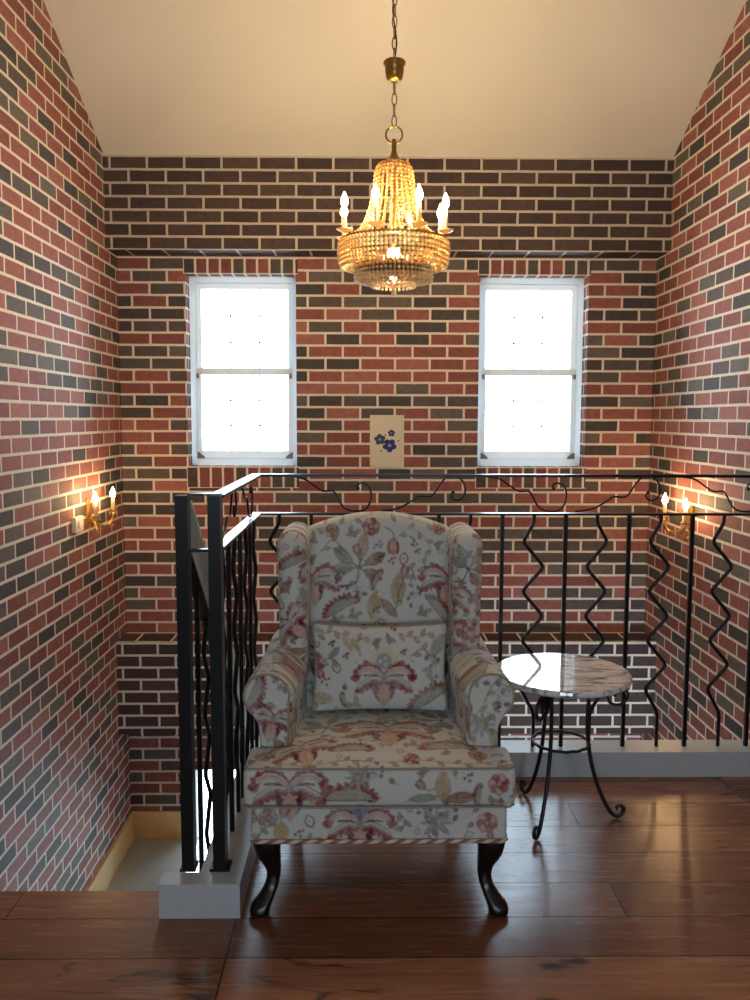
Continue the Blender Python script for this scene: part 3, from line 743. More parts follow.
def cloth_misc():
    c = Cloth(-.1, 1.1, -.1, 1.1); r = random.Random(5)
    fs = [lambda x, y: c.rose(x, y, .034, r.choice([('red', 'pink'), ('rust', 'ochre'), ('grey', 'pink')])), lambda x, y: c.fan(x, y, .055, r.uniform(-1, 2)), lambda x, y: c.spray(x, y, .075, r.uniform(0, 6)),
          lambda x, y: c.tulip(x, y, .045, r.uniform(0, 6)), lambda x, y: c.lotus(x, y, .07, False, r.uniform(-1, 1)), lambda x, y: c.bluebells(x, y, .05, r.uniform(0, 6)), lambda x, y: c.star(x, y, .045)]
    n = 0
    for j in range(13):
        for i in range(12):
            x, y = -.08 + i * .1 + (.05 if j % 2 else 0) + r.uniform(-.012, .012), -.08 + j * .095 + r.uniform(-.012, .012)
            c.vine([(x - .04, y - .02), (x - .01, y + .04), (x + .035, y + .03), (x + .05, y + .07)], r.choice(['line', 'sage', 'ochre']), 4)
            fs[(i * 3 + j * 5 + r.randrange(2)) % 7](x, y); n += 1
            if r.random() < .5: c.berries(x + .045, y + .05, .015)
    return c
C_BACK, C_SEAT, C_PIL, C_MISC = cloth_back().finish(900, 1), cloth_seat().finish(1200, 2), cloth_pillow().finish(300, 3), cloth_misc().finish(2500, 4)

# ------------------------------------------------------------------ upholstery: smooth solids meshed on a fine lattice
def surfnet(f, lo, hi, h):
    lo, hi = np.array(lo, float) - 2 * h, np.array(hi, float) + 2 * h
    n = np.ceil((hi - lo) / h).astype(int) + 1
    ax = [lo[i] + np.arange(n[i]) * h for i in range(3)]
    X, Y, Z = np.meshgrid(*ax, indexing='ij')
    F = f(X, Y, Z).astype(np.float32); S = F < 0
    nc = n - 1
    cs = np.zeros(nc, np.int8)
    for a in (0, 1):
        for b in (0, 1):
            for c in (0, 1): cs += S[a:a + nc[0], b:b + nc[1], c:c + nc[2]]
    act = (cs > 0) & (cs < 8); idx = np.full(nc, -1, np.int64); I = np.argwhere(act); idx[act] = np.arange(len(I))
    acc = np.zeros((len(I), 3)); cnt = np.zeros(len(I))
    corners = [(a, b, c) for a in (0, 1) for b in (0, 1) for c in (0, 1)]
    for p in corners:
        for q in range(3):
            if p[q]: continue
            p2 = list(p); p2[q] = 1
            A = F[I[:, 0] + p[0], I[:, 1] + p[1], I[:, 2] + p[2]]; B = F[I[:, 0] + p2[0], I[:, 1] + p2[1], I[:, 2] + p2[2]]
            m = (A < 0) != (B < 0); t = np.where(m, A / np.where(m, A - B, 1), 0)
            for k in range(3):
                acc[:, k] += np.where(m, p[k] + (t if k == q else 0), 0)
            cnt += m
    V = lo + (I + acc / cnt[:, None]) * h
    faces = []
    for q in range(3):
        sl0 = [slice(None)] * 3; sl1 = [slice(None)] * 3; sl0[q] = slice(0, -1); sl1[q] = slice(1, None)
        A, B = S[tuple(sl0)], S[tuple(sl1)]
        E = np.argwhere(A != B); a, b = (q + 1) % 3, (q + 2) % 3
        E = E[(E[:, a] > 0) & (E[:, b] > 0) & (E[:, a] < n[a] - 1) & (E[:, b] < n[b] - 1)]
        inside0 = A[E[:, 0], E[:, 1], E[:, 2]]
        def cell(da, db):
            G = E.copy(); G[:, a] -= da; G[:, b] -= db; return idx[G[:, 0], G[:, 1], G[:, 2]]
        Q = np.stack([cell(1, 1), cell(0, 1), cell(0, 0), cell(1, 0)], 1)
        Q[~inside0] = Q[~inside0][:, ::-1]
        faces.append(Q)
    return V, np.concatenate(faces)
def smin(a, b, k): h = np.clip(.5 + .5 * (b - a) / k, 0, 1); return b * (1 - h) + a * h - k * h * (1 - h)
def rbox(X, Y, Z, c, hs, r):
    qx, qy, qz = np.abs(X - c[0]) - hs[0] + r, np.abs(Y - c[1]) - hs[1] + r, np.abs(Z - c[2]) - hs[2] + r
    return np.sqrt(np.maximum(qx, 0) ** 2 + np.maximum(qy, 0) ** 2 + np.maximum(qz, 0) ** 2) + np.minimum(np.maximum(qx, np.maximum(qy, qz)), 0) - r
def rbox2(X, Z, cx, cz, hx, hz, r):
    qx, qz = np.abs(X - cx) - hx + r, np.abs(Z - cz) - hz + r
    return np.sqrt(np.maximum(qx, 0) ** 2 + np.maximum(qz, 0) ** 2) + np.minimum(np.maximum(qx, qz), 0) - r
def soft(name, f, lo, hi, h, parent, cloth, uvf, top_warp=None):
    V, Q = surfnet(f, lo, hi, h)
    e = h * .5; G = np.stack([f(V[:, 0] + e * (k == 0), V[:, 1] + e * (k == 1), V[:, 2] + e * (k == 2)) - f(V[:, 0] - e * (k == 0), V[:, 1] - e * (k == 1), V[:, 2] - e * (k == 2)) for k in range(3)], 1)
    N = G / (np.linalg.norm(G, axis=1, keepdims=True) + 1e-12)
    u, v = uvf(V, N); C = cloth.sample(u, v)
    org = np.array(WORLD[parent.name]) if parent else V.mean(0)
    me = bpy.data.meshes.new(name); W = V - org
    me.vertices.add(len(W)); me.vertices.foreach_set('co', W.astype(np.float32).ravel())
    me.loops.add(len(Q) * 4); me.loops.foreach_set('vertex_index', Q.astype(np.int32).ravel())
    me.polygons.add(len(Q)); me.polygons.foreach_set('loop_start', (np.arange(len(Q)) * 4).astype(np.int32)); me.polygons.foreach_set('loop_total', np.full(len(Q), 4, np.int32))
    me.update(calc_edges=True); me.validate()
    at = me.color_attributes.new('print', 'FLOAT_COLOR', 'POINT')
    at.data.foreach_set('color', np.concatenate([C, np.ones((len(C), 1))], 1).astype(np.float32).ravel())
    me.polygons.foreach_set('use_smooth', np.ones(len(Q), bool)); me.materials.append(M_FABRIC)
    o = bpy.data.objects.new(name, me); COL.objects.link(o)
    if parent: o.parent = parent
    else: o.location = org
    WORLD[o.name] = tuple(org)
    return o

CX = .042
def armchair():
    t = empty('wingback_armchair', (CX, 2.6, 0), 'floral linen wingback armchair with rolled arms and dark cabriole legs', 'armchair')
    H = .0032
    dom = lambda N: (np.abs(N[:, 1]) > .6)
    # seat cushion, T shaped in plan
    def f_seat(X, Y, Z):
        x = X - CX
        crown = (.010 + .020 * np.clip(1 - (x / .30) ** 2, 0, 1)) * np.clip((Y - 2.265) / .12, 0, 1) ** .7
        zz = Z - crown * np.clip((Z - .33) / .1, 0, 1)
        bow = 2.268 + .004 * np.clip((x / .38) ** 2, 0, 1) - .007 * np.clip(1 - ((Z - .376) / .055) ** 2, 0, 1)
        a = rbox(x, Y - bow, zz, (0, .075, .3765), (.379, .075, .0545), .018)
        b = rbox(x, Y, zz, (0, 2.545, .3765), (.262, .22, .0545), .018)
        return smin(a, b, .015)
    soft('seat_cushion', f_seat, (-.35, 2.25, .31), (.435, 2.775, .47), .003, t, C_SEAT,
         lambda V, N: (V[:, 0] - CX, np.where(V[:, 2] > .425, .431 + np.clip(V[:, 1] - 2.275, 0, 1), V[:, 2])))
    def f_apron(X, Y, Z): return rbox(X - CX, Y, Z, (-.002, 2.61, .2725), (.359, .335, .05), .012)
    soft('base_rail', f_apron, (-.32, 2.27, .22), (.40, 2.95, .325), H, t, C_SEAT, lambda V, N: (V[:, 0] - CX, np.where(np.abs(N[:, 0]) > .7, V[:, 2] + .2, V[:, 2])))
    # arms: a slab that swells into an outward roll, splayed slightly towards the front
    for sg in (-1, 1):
        def f_arm(X, Y, Z, sg=sg):
            k = np.clip((2.72 - Y) / .3, 0, 1)
            x = sg * (X - CX) - (.302 + .028 * k); z = Z - .02 * (1 - k)
            roll = np.hypot(x - .0, z - .587) - .0705
            slab = rbox2(x, z, -.022, .44, .046, .16, .012)
            ins = rbox2(x, z, -.048, .5, .02, .09, .02)
            p = smin(roll, slab, .045)
            d = np.maximum(p, np.maximum(2.425 - Y, Y - 2.93))
            q = p + .012; g = np.maximum(2.425 - Y, Y - 2.93) + .012
            return np.sqrt(np.maximum(q, 0) ** 2 + np.maximum(g, 0) ** 2) + np.minimum(np.maximum(q, g), 0) - .012
        xl = (-.38, -.19) if sg < 0 else (.275, .46)
        def uv(V, N, sg=sg):
            fr = N[:, 1] < -.6
            x = sg * (V[:, 0] - CX); top = .45 + (V[:, 1] - 2.4) * 1.0
            return np.where(fr, .2 + x * 1.0 + .12 * (sg > 0), top + .1 * (sg > 0)), np.where(fr, V[:, 2] - .2, .5 + V[:, 2] - x * .9)
        soft('arm', f_arm, (xl[0], 2.42, .3), (xl[1], 2.935, .69), H, t, C_MISC, uv)
        # welt round the front of the arm
        cx = CX + sg * .33; P = []
        for k in range(26):
            a = PI * 1.28 - PI * 1.62 * k / 25; P.append((cx - sg * .066 * math.cos(a + PI), 2.428, .587 + .066 * math.sin(a)))
        P = [p for p in P]
        e = P[-1]
        P = [(cx + sg * .066 * math.cos(a), 2.428, .587 + .066 * math.sin(a)) for a in np.linspace(-.95, PI + .12, 30)] + [(cx - sg * .0635, 2.428, .54), (cx - sg * .0625, 2.428, .47), (cx - sg * .055, 2.43, .437)]
        m = MB(); m.tube(P, .0042, 8); obj('piping', m, M_PIPE, t, smooth=True)
    # wings
    for sg in (-1, 1):
        def f_wing(X, Y, Z, sg=sg):
            lean = .12 * (Z - .7); x = sg * (X - CX - (.012 if sg > 0 else 0)); y = Y - lean
            flare = .014 * np.clip((Z - .75) / .25, 0, 1)
            d = rbox(x, y, Z, (.271 + flare * .4, 2.79, .8125), (.046 + flare * .25, .155, .2275), .049)
            return d
        xl = (-.31, -.12) if sg < 0 else (.2, .40)
        soft('wing', f_wing, (xl[0], 2.58, .58), (xl[1], 3.02, 1.085), H, t, C_MISC,
             lambda V, N, sg=sg: (np.where(N[:, 1] < -.35, .2 + V[:, 0] + .35 * (sg > 0), .3 + V[:, 1] - 2.6), V[:, 2] - .35 + .2 * (sg > 0)))
    def f_back(X, Y, Z):
        x = X - CX - .006
        camel = 1.075 - .050 * np.clip(np.abs(x) / .24, 0, 1.4) ** 2
        lean = .20 * (Z - .45)
        puff = .016 * np.clip(1 - (x / .22) ** 2, 0, 1) * np.clip(1 - ((Z - .8) / .3) ** 2, 0, 1)
        y = Y - lean + puff * (Y - lean < 2.8)
        dz = np.maximum(Z - camel, .30 - Z)
        dxy = rbox2(x, y, 0, 2.80, .262, .065, .03)
        r = .03; q, g = dxy + r, dz + r
        return np.sqrt(np.maximum(q, 0) ** 2 + np.maximum(g, 0) ** 2) + np.minimum(np.maximum(q, g), 0) - r
    soft('backrest', f_back, (-.235, 2.68, .29), (.325, 3.02, 1.11), H, t, C_BACK, lambda V, N: (V[:, 0] - CX - .008, V[:, 2]))
    # welts of the cushion and the seam across the top of the back
    for z in (.4335, .3235):
        P = [(CX + x, 2.268 + .004 * (x / .38) ** 2 - (.001), z) for x in np.linspace(-.362, .362, 30)]
        m = MB(); m.tube([(P[0][0] - .014, P[0][1] + .016, z)] + P + [(P[-1][0] + .014, P[-1][1] + .016, z)], .0036, 8); obj('piping', m, M_PIPE, t, smooth=True)
    m = MB(); z = .222
    m.tube([(CX - .36, 2.93, z), (CX - .36, 2.285, z), (CX - .348, 2.273, z), (CX + .344, 2.273, z), (CX + .356, 2.285, z), (CX + .356, 2.93, z)], .0062, 8)
    tag(obj('cord_trim', m, M_CORD, t, smooth=True), 'twisted red and cream cord along the bottom edge')
    # legs
    def loft(rows, nm):
        m = MB(); n = 16; b = 0
        for (z, x, y, rx, ry) in rows:
            for k in range(n):
                a = 2 * PI * k / n; ca, sa = math.cos(a), math.sin(a)
                sq = 1 / max(abs(ca), abs(sa)) ** .45
                m.v.append((x + rx * ca * sq, y + ry * sa * sq, z))
        for i in range(len(rows) - 1):
            for k in range(n):
                q = (k + 1) % n; m.f.append((i * n + k, i * n + q, (i + 1) * n + q, (i + 1) * n + k)); m.uv.append([(0, 0)] * 4); m.mi.append(0)
        m.f.append(tuple(reversed(range(n)))); m.uv.append([(0, 0)] * n); m.mi.append(0)
        m.f.append(tuple((len(rows) - 1) * n + k for k in range(n))); m.uv.append([(0, 0)] * n); m.mi.append(0)
        obj(nm, m, M_DARKWOOD, t, smooth=True)
    def lf(sg):
        R = [(0, .016, -.020, .013, .014), (.006, .018, -.022, .022, .024), (.022, .017, -.020, .024, .026), (.045, .004, -.012, .020, .021), (.075, -.010, .002, .0165, .017), (.105, -.015, .008, .0165, .017), (.135, -.012, .006, .020, .020), (.165, -.004, 0, .027, .026), (.195, .0, -.002, .0315, .030), (.223, .0, 0, .033, .032)]
        Rs = []
        for i, p in enumerate(spline(R, 3)): Rs.append(tuple(p))
        loft([(z, CX + sg * (.318 + 1.1 * x), 2.315 + y, 1.22 * rx, 1.22 * ry) for z, x, y, rx, ry in Rs], 'leg')
    lf(-1); lf(1)
    for sg in (-1, 1):
        loft([(0, CX + sg * .30, 2.965, .016, .016), (.08, CX + sg * .297, 2.925, .018, .018), (.16, CX + sg * .295, 2.905, .022, .022), (.223, CX + sg * .295, 2.90, .025, .025)], 'leg')
    return t
armchair()
def pillow():
    t = empty('lumbar_pillow', (.048, 2.655, .462), 'small rectangular floral pillow leaning against the back of the armchair', 'pillow')
    def f(X, Y, Z):
        x = X - .048; z = Z - .605; y = Y - 2.667 - .2 * z
        ex, ez = np.clip(np.abs(x) / .216, 0, 1), np.clip(np.abs(z) / .134, 0, 1)
        hx = .216 - .012 * (1 - ez ** 2); hz = .134 - .010 * (1 - ex ** 2)
        T = .052 * np.sqrt(np.clip((1 - (np.abs(x) / (hx + .003)) ** 2.6), 0, 1) * np.clip(1 - (np.abs(z) / (hz + .003)) ** 2.6, 0, 1)) + .006
        d2 = rbox2(x, z, 0, 0, hx, hz, .012)
        return np.maximum((np.abs(y) - T) * .6, d2)
    soft('cover', f, (-.19, 2.55, .45), (.28, 2.79, .76), .003, t, C_PIL, lambda V, N: (V[:, 0] - .045, V[:, 2] - .471))
    P = []
    for k in range(61):
        a = k / 60 * 4; s = int(a) % 4; q = a - int(a); ez = (2 * q - 1)
        if s == 0: x, z = -.216 + .432 * q, -.134 + .010 * (1 - ez ** 2)
        elif s == 1: x, z = .216 - .012 * (1 - ez ** 2), -.134 + .268 * q
        elif s == 2: x, z = .216 - .432 * q, .134 - .010 * (1 - ez ** 2)
        else: x, z = -.216 + .012 * (1 - ez ** 2), .134 - .268 * q
        P.append((.048 + x, 2.667 + .2 * z, .605 + z))
    m = MB(); m.tube(P[:-1], .005, 8, closed=True); obj('piping', m, M_PIPE, t, smooth=True)
pillow()

# ------------------------------------------------------------------ side table
def side_table():
    c = np.array((.686, 2.874)); TZ = .527
    t = empty('side_table', (c[0], c[1], 0), 'round marble topped side table with scrolled black iron legs beside the armchair', 'table')
    m = MB(); R = .234
    m.lathe([(0.0001, TZ - .023), (R - .008, TZ - .023), (R - .002, TZ - .018), (R, TZ - .012), (R - .002, TZ - .003), (R - .006, TZ), (.0001, TZ)], (c[0], c[1], 0), 72); obj('table_top', m, M_MARBLE, t, smooth=False)
    m = MB(); m.lathe([(.10, TZ - .030), (.125, TZ - .030), (.125, TZ - .0235), (.10, TZ - .0235), (.10, TZ - .030)], (c[0], c[1], 0), 36); obj('top_ring', m, M_IRON2, t)
    for deg in (-124, -4, 116):
        a = math.radians(deg); d = np.array((math.cos(a), math.sin(a)))
        prof = [(.113, TZ - .024), (.100, .47), (.092, .40), (.091, .33), (.096, .27), (.108, .20), (.128, .13), (.152, .07), (.178, .024), (.200, .009), (.219, .018), (.224, .036), (.212, .048), (.200, .042), (.202, .034)]
        P = [(c[0] + d[0] * r, c[1] + d[1] * r, z) for r, z in spline(prof, 5)]
        m = MB(); n = len(P); m.tube(P, [.0072 if i < n * .75 else .0072 - .002 * (i - n * .75) / (n * .25) for i in range(n)], 8); obj('leg', m, M_IRON2, t, smooth=True)
        # C scroll under the rim
        prof = [(.118, TZ - .030), (.15, .486), (.185, .484), (.216, .468), (.226, .442), (.212, .418), (.185, .410), (.162, .422), (.158, .446), (.172, .456), (.182, .446)]
        P = [(c[0] + d[0] * r, c[1] + d[1] * r, z) for r, z in spline(prof, 5)]
        m = MB(); m.tube(P, .0055, 8); m.sphere(P[-1], .008); obj('scroll', m, M_IRON2, t, smooth=True)
    m = MB(); P = []
    for k in range(96):
        a = 2 * PI * k / 96; r = .097 + .0015 * math.sin(a * 14); P.append((c[0] + r * math.cos(a), c[1] + r * math.sin(a), .275 + .0008 * math.cos(a * 14)))
    m.tube(P, .0055, 8, closed=True); obj('hoop', m, M_IRON2, t, smooth=True)
    # hanging iron leaf near the front leg
    a = math.radians(-138); px, py = c[0] + .1 * math.cos(a), c[1] + .1 * math.sin(a) - .01
    m = MB(); L = []
    for i in range(9):
        s = i / 8; w = .019 * math.sin(PI * min(1, s * .92 + .08)) ** .8 * (1 - .25 * s); L.append((s, w))
    for i in range(8):
        for g in (-1, 1):
            (s0, w0), (s1, w1) = L[i], L[i + 1]; z0, z1 = .495 - .125 * s0, .495 - .125 * s1
            for th in (.003, -.001):
                q = [(px, py - .008 * math.sin(PI * s0) - th, z0), (px + g * w0, py + .006 - th, z0), (px + g * w1, py + .006 - th, z1), (px, py - .008 * math.sin(PI * s1) - th, z1)]
                m.quad(q)
    m.tube([(px, py, .505), (px, py - .004, .44), (px, py, .37)], .003, 6)
    obj('iron_leaf', m, M_IRON2, t)
side_table()

# ------------------------------------------------------------------ chandelier
def flame_bulb(m, c, h=.052, r=.0125):
    prof = [(.004, 0), (r * .75, h * .12), (r, h * .3), (r * .9, h * .48), (r * .55, h * .72), (r * .22, h * .9), (.0006, h)]
    m.lathe(prof, c, 12)
def chandelier():
    cx, cy = .118, 3.65; top = roof(cy)
    t = empty('chandelier', (cx, cy, top), 'gilt basket chandelier with amber bead strands and lit candle bulbs hanging from the ceiling', 'chandelier')
    m = MB(); m.lathe([(.0005, top - .045), (.02, top - .045), (.045, top - .03), (.055, top + .02)], (cx, cy, 0), 24); obj('ceiling_plate', m, M_BRASS, t, smooth=True)
    # chain, cup part-way down, chain again
    def chain(z0, z1):
        m = MB(); n = max(1, round((z0 - z1) / .042)); L = (z0 - z1) / n
        for i in range(n):
            zc = z0 - L * (i + .5); P = []
            for k in range(16):
                a = 2 * PI * k / 16; u, w = .0095 * math.cos(a), (L * .5 + .004) * math.sin(a)
                P.append((cx + u, cy, zc + w) if i % 2 else (cx + u * .35, cy + u * .94, zc + w))
            m.tube(P, .0026, 6, closed=True)
        obj('chain', m, M_BRASS, t, smooth=True)
    chain(top - .045, 2.865); chain(2.775, 2.60)
    m = MB(); P = [(cx + .008 * math.sin(k * .9), cy + .01 * math.cos(k * 1.3), 2.86 + (top - 2.92) * k / 20) for k in range(21)]; m.tube(P, .003, 6); obj('flex_cord', m, M_IRON2, t, smooth=True)
    m = MB(); m.lathe([(.0005, 2.862), (.040, 2.862), (.046, 2.856), (.046, 2.848), (.039, 2.842), (.038, 2.815), (.033, 2.79), (.022, 2.780), (.012, 2.776), (.0005, 2.776)], (cx, cy, 0), 28); obj('cup', m, M_BRASS, t, smooth=True)
    m = MB(); m.tube([(cx + .034 * math.cos(2 * PI * k / 32), cy, 2.568 + .034 * math.sin(2 * PI * k / 32)) for k in range(32)], .0042, 8, closed=True); obj('hanging_ring', m, M_BRASS, t, smooth=True)
    m = MB(); m.lathe([(.0005, 2.552), (.009, 2.55), (.011, 2.53), (.010, 2.505), (.014, 2.49), (.028, 2.468), (.05, 2.455), (.066, 2.446), (.070, 2.438), (.0005, 2.43)], (cx, cy, 0), 28); obj('crown_cap', m, M_BRASS, t, smooth=True)
    # central stem with frame
    m = MB(); m.lathe([(.008, 2.44), (.008, 2.03), (.02, 2.01), (.03, 1.995)], (cx, cy, 0), 16); obj('stem', m, M_GOLD, t, smooth=True)
    RU, ZU, RL_, ZL_ = .222, 2.135, .155, 2.035
    def hoop(nm, r, z, hgt, spokes):
        m = MB(); m.lathe([(r - .004, z - hgt), (r + .003, z - hgt), (r + .003, z + hgt), (r - .004, z + hgt), (r - .004, z - hgt)], (cx, cy, 0), 64)
        for k in range(spokes):
            a = 2 * PI * (k + .5) / spokes; m.tube([(cx + .008 * math.cos(a), cy + .008 * math.sin(a), z + .0), (cx + r * math.cos(a), cy + r * math.sin(a), z)], .0035, 6)
        obj(nm, m, M_BRASS, t, smooth=False)
    hoop('upper_hoop', RU, ZU, .007, 8); hoop('lower_hoop', RL_, ZL_, .006, 6); hoop('bottom_hoop', .085, 2.0, .003, 4)
    def strands(nm, n, path, rb, gap, mat=None):
        """one strand mesh shared by n parts turned about the stem"""
        P = spline(path, 12); m = MB(); acc = 0.0; last = None; nxt = 0.0
        for p in P:
            if last is not None: acc += np.linalg.norm(p - last)
            last = p
            if acc >= nxt:
                m.sphere((p[0], 0, p[1]), rb, 7, 5); nxt += gap
        me = None
        for k in range(n):
            if me is None:
                o = obj(nm, m, mat or M_BEAD, t, smooth=True, origin=(0, 0, 0)); me = o.data
                o.location = (0, 0, -top)
            else:
                o = bpy.data.objects.new(nm, me); COL.objects.link(o); o.parent = t; o.location = (0, 0, -top)
            o.rotation_euler = (0, 0, 2 * PI * k / n)
    strands('crown_strand', 26, [(.062, 2.447), (.076, 2.42), (.084, 2.36), (.094, 2.30), (.112, 2.235), (.145, 2.18), (.200, 2.145)], .0070, .0155, M_BEADC)
    strands('upper_drop', 76, [(RU + .006, 2.125), (RU + .008, 2.10), (RU + .006, 2.07), (RU + .002, 2.045), (RU - .004, 2.033)], .0084, .0186)
    strands('lower_drop', 56, [(RL_ + .006, 2.026), (RL_ + .006, 1.99), (RL_ + .003, 1.965)], .0072, .0170, M_BEADL)
    strands('bottom_drop', 30, [(.088, 1.998), (.090, 1.96), (.088, 1.938)], .0068, .0155, M_BEADL)
    strands('basket_swag', 24, [(RU - .006, 2.05), (RU - .03, 2.022), (RL_ + .02, 2.018), (RL_ + .008, 2.03)], .006, .0135)
    strands('bowl_swag', 24, [(RL_ - .004, 1.985), (.12, 1.966), (.092, 1.968)], .006, .013)
    m = MB(); m.sphere((cx, cy, 1.955), .014, 10, 8); m.sphere((cx, cy, 1.925), .009, 8, 6, 1.4); obj('finial', m, M_BEAD, t, smooth=True)
    for k in range(8):
        a = math.radians(24.5 + 45 * k); d = (math.cos(a), math.sin(a)); r = .224
        cb = (cx + d[0] * r, cy + d[1] * r)
        e = MB(); e.tube([(cx + d[0] * q, cy + d[1] * q, z) for q, z in spline([(.13, 2.137), (.17, 2.152), (.2, 2.145), (r, 2.158)], 4)], .004, 6); arm = obj('candle_arm', e, M_GOLD, t, smooth=True)
        m = MB(); m.lathe([(.0005, 2.152), (.012, 2.154), (.030, 2.163), (.035, 2.168), (.030, 2.166), (.012, 2.160), (.0005, 2.160)], (*cb, 0), 20); obj('drip_pan', m, M_BEAD, arm, smooth=True)
        m = MB(); m.lathe([(.009, 2.158), (.009, 2.250), (.007, 2.252), (.0005, 2.252)], (*cb, 0), 14); obj('candle', m, M_CANDLE, arm, smooth=True)
        m = MB(); flame_bulb(m, (*cb, 2.253), .062, .0145); obj('bulb', m, M_BULB, arm, smooth=True)
    m = MB(); m.sphere((cx, cy - .07, 2.072), .026, 14, 10); obj('bulb', m, M_BULBC, t, smooth=True)
    m = MB(); m.sphere((cx, cy, 1.988), .013, 12, 8); obj('bulb', m, M_BULBS, t, smooth=True)
    m = MB(); m.tube([(cx, cy, 2.09), (cx, cy - .048, 2.080)], .009, 8); obj('bulb_holder', m, M_GOLD, t, smooth=True)
chandelier()

# ------------------------------------------------------------------ wall sconces, switch, picture
def sconce(xw, sg, yc, zc, label):
    t = empty('wall_sconce', (xw, yc, zc), label, 'sconce', 'brass wall sconces')
    m = MB(); n = 28; out = []
    for k in range(n):
        a = 2 * PI * k / n; r = 1 + .10 * math.cos(a * 6); out.append((yc + .036 * r * math.cos(a), zc + .02 + .085 * r * math.sin(a)))
    m.prism(out, xw + sg * .0005, xw + sg * .008, 'yz')
    m.prism([(yc + (y - yc) * .6, zc + .02 + (z - zc - .02) * .65) for y, z in out], xw + sg * .008, xw + sg * .016, 'yz')
    m.sphere((xw + sg * .022, yc, zc - .01), .016, 10, 8); m.sphere((xw + sg * .014, yc, zc - .085), .012, 8, 6)
    obj('back_plate', m, M_GOLD, t)
    for s in (-1, 1):
        ye = yc + s * .16; xe = xw + sg * .095
        P = spline([(xw + sg * .02, yc, zc - .01), (xw + sg * .06, yc + s * .04, zc - .05), (xw + sg * .09, yc + s * .10, zc - .05), (xe, yc + s * .15, zc - .01), (xe, ye, zc + .012)], 6)
        m = MB(); m.tube(P, .006, 8)
        for q in (6, 12): 
            p = P[q]; m.tube(spline([tuple(p), (p[0], p[1] + s * .02, p[2] - .025), (p[0] + sg * .01, p[1] + s * .035, p[2] - .01), (p[0], p[1] + s * .022, p[2])], 4), .004, 6)
        arm = obj('arm', m, M_GOLD, t, smooth=True)
        m = MB(); m.lathe([(.0005, zc + .010), (.012, zc + .012), (.026, zc + .024), (.024, zc + .026), (.011, zc + .018), (.0005, zc + .018)], (xe, ye, 0), 18); obj('drip_pan', m, M_GOLD, arm, smooth=True)
        m = MB(); m.lathe([(.011, zc + .018), (.011, zc + .092), (.008, zc + .094), (.0005, zc + .094)], (xe, ye, 0), 14); obj('candle', m, M_CANDLE, arm, smooth=True)
        m = MB(); flame_bulb(m, (xe, ye, zc + .095), .062, .0155); obj('bulb', m, M_BULBS, arm, smooth=True)
        m = MB()
        for k in range(6):
            a = 2 * PI * k / 6; m.sphere((xe + .022 * math.cos(a), ye + .022 * math.sin(a), zc + .006), .005, 6, 5, 1.8)
        obj('crystal_drop', m, M_BEAD, arm, smooth=True)
sconce(XL, 1, 4.74, .845, 'brass two candle wall sconce on the left brick wall')
sconce(XR, -1, 4.72, .815, 'brass two candle wall sconce on the right brick wall behind the railing')
def switch():
    t = empty('light_switch', (XL, 4.54, .83), 'small cream switch box beside the left wall sconce', 'switch')
    m = MB(); m.box(XL + .0005, XL + .022, 4.475, 4.60, .79, .87); obj('switch_plate', m, M_SWITCH, t, bevel=.006)
    m = MB(); m.box(XL + .022, XL + .028, 4.515, 4.56, .808, .852); obj('rocker', m, M_SWITCH, t, bevel=.003)
switch()
def picture():
    y = YB - .018
    t = empty('flower_picture', (.139, y, 1.09), 'small unframed cream canvas with blue flowers hanging between the two windows', 'picture')
    m = MB(); m.box(.030, .248, y, YB - .0005, 1.088, 1.419); obj('canvas', m, M_PAPER, t, bevel=.003)
    X = lambda px: .030 + (px - 75) / 580 * .218; Z = lambda py: 1.419 - (py - 85) / 865 * .331
    def blossom(cx, cz, r, rot, mat, k, center=True):
        for i in range(5):
            a = rot + 2 * PI * i / 5; m = MB(); ox, oz = cx + r * .62 * math.cos(a), cz + r * .62 * math.sin(a)
            out = [(ox + r * .46 * math.cos(2 * PI * j / 18), oz + r * .42 * math.sin(2 * PI * j / 18)) for j in range(18)]
            m.prism(out, y - .0006 - .0003 * k - .00004 * i, y - .0001); obj('petal', m, mat, t)
        if center:
            m = MB(); m.prism([(cx + r * .26 * math.cos(2 * PI * j / 14), cz + r * .26 * math.sin(2 * PI * j / 14)) for j in range(14)], y - .0016 - .0003 * k, y - .0001); obj('flower_centre', m, M_LILAC, t)
    blossom(X(245), Z(490), .034, 1.7, M_BLUE2, 0); blossom(X(440), Z(385), .022, PI / 2, M_BLUE2, 1); blossom(X(410), Z(590), .042, -PI / 2, M_BLUE, 2)
    for (px, py) in ((335, 420), (560, 510), (265, 685)):
        m = MB(); m.prism([(X(px) + .005 * math.cos(j * .7), Z(py) + .006 * math.sin(j * .7)) for j in range(9)], y - .0005, y - .0001); obj('paint_dot', m, M_BLUE2, t)
picture()

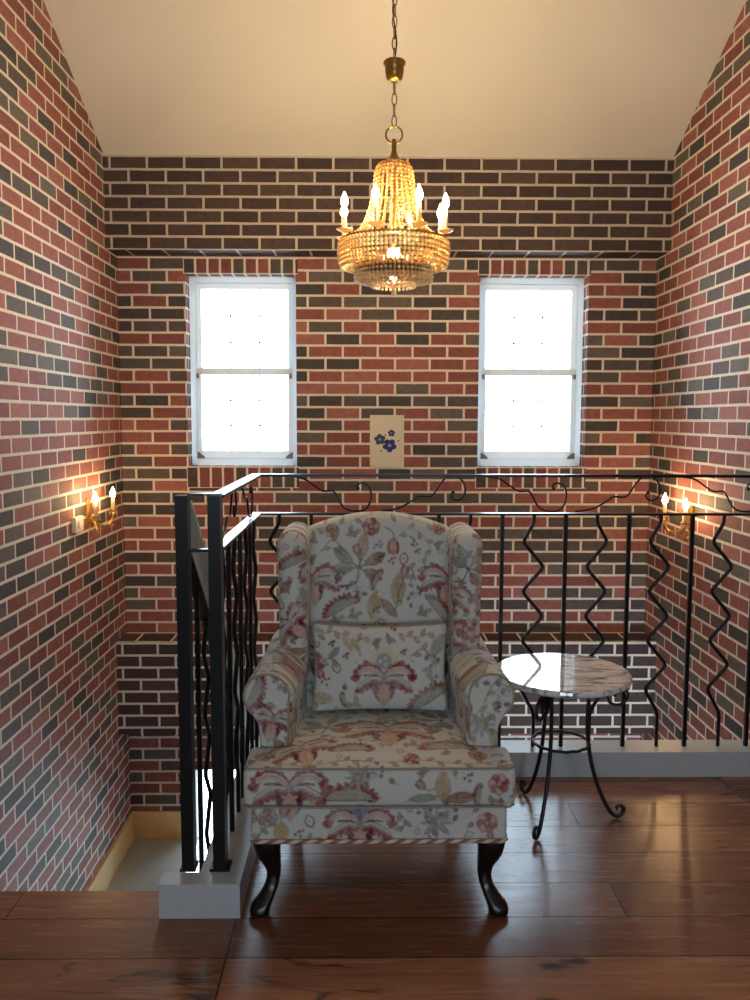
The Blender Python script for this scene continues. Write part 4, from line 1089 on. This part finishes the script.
# ------------------------------------------------------------------ daylight, camera
w = bpy.data.worlds.new('overcast_sky'); scene.world = w; w.use_nodes = True
nt = w.node_tree; nt.nodes.clear()
bg = nt.nodes.new('ShaderNodeBackground'); out = nt.nodes.new('ShaderNodeOutputWorld')
tc = nt.nodes.new('ShaderNodeTexCoord'); sp = nt.nodes.new('ShaderNodeSeparateXYZ'); rp = nt.nodes.new('ShaderNodeValToRGB')
nt.links.new(tc.outputs['Generated'], sp.inputs[0]); nt.links.new(sp.outputs['Z'], rp.inputs['Fac'])
rp.color_ramp.elements[0].position = 0.0; rp.color_ramp.elements[0].color = (0.68, 0.85, 1.0, 1)
rp.color_ramp.elements[1].position = 1.0; rp.color_ramp.elements[1].color = (0.62, 0.82, 1.0, 1)
nt.links.new(rp.outputs[0], bg.inputs['Color']); bg.inputs['Strength'].default_value = 12.0
nt.links.new(bg.outputs[0], out.inputs['Surface'])
def portal(x0, x1, z0, z1, y, into):
    l = bpy.data.lights.new('window_portal', 'AREA'); l.shape = 'RECTANGLE'; l.size = x1 - x0; l.size_y = z1 - z0
    o = bpy.data.objects.new('window_portal', l); COL.objects.link(o); o.location = ((x0 + x1) / 2, y, (z0 + z1) / 2)
    o.rotation_euler = (math.radians(-90 if into < 0 else 90), 0, 0); l.cycles.is_portal = True
for wv in (W1, W2): portal(*wv, *WZ, YB + .24, -1)
portal(*DX, *DZ, YB + .24, -1)
for wv in RW: portal(*wv, *RWZ, YR - .2, 1)

cam = bpy.data.cameras.new('camera'); co = bpy.data.objects.new('camera', cam); COL.objects.link(co)
cam.sensor_fit = 'VERTICAL'; cam.sensor_height = 24.0; cam.lens = 24.0 * 850 / 1000; cam.clip_start = .05; cam.clip_end = 100
pitch, yaw, roll = math.atan(82 / 850), math.radians(.67), math.radians(.15)
fw = Vector((math.sin(yaw) * math.cos(pitch), math.cos(yaw) * math.cos(pitch), -math.sin(pitch)))
r0 = Vector((math.cos(yaw), -math.sin(yaw), 0)); u0 = r0.cross(fw)
r = r0 * math.cos(roll) + u0 * math.sin(roll); u = r.cross(fw)
co.matrix_world = Matrix(((r.x, u.x, -fw.x, 0), (r.y, u.y, -fw.y, 0), (r.z, u.z, -fw.z, 1.4), (0, 0, 0, 1)))
scene.camera = co
vs = scene.view_settings; vs.view_transform = 'Standard'; vs.look = 'None'; vs.gamma = 1.0; vs.use_curve_mapping = False; vs.exposure = 0.28
scene.cycles.use_denoising = True
scene.cycles.max_bounces = 10; scene.cycles.diffuse_bounces = 6; scene.cycles.transparent_max_bounces = 12
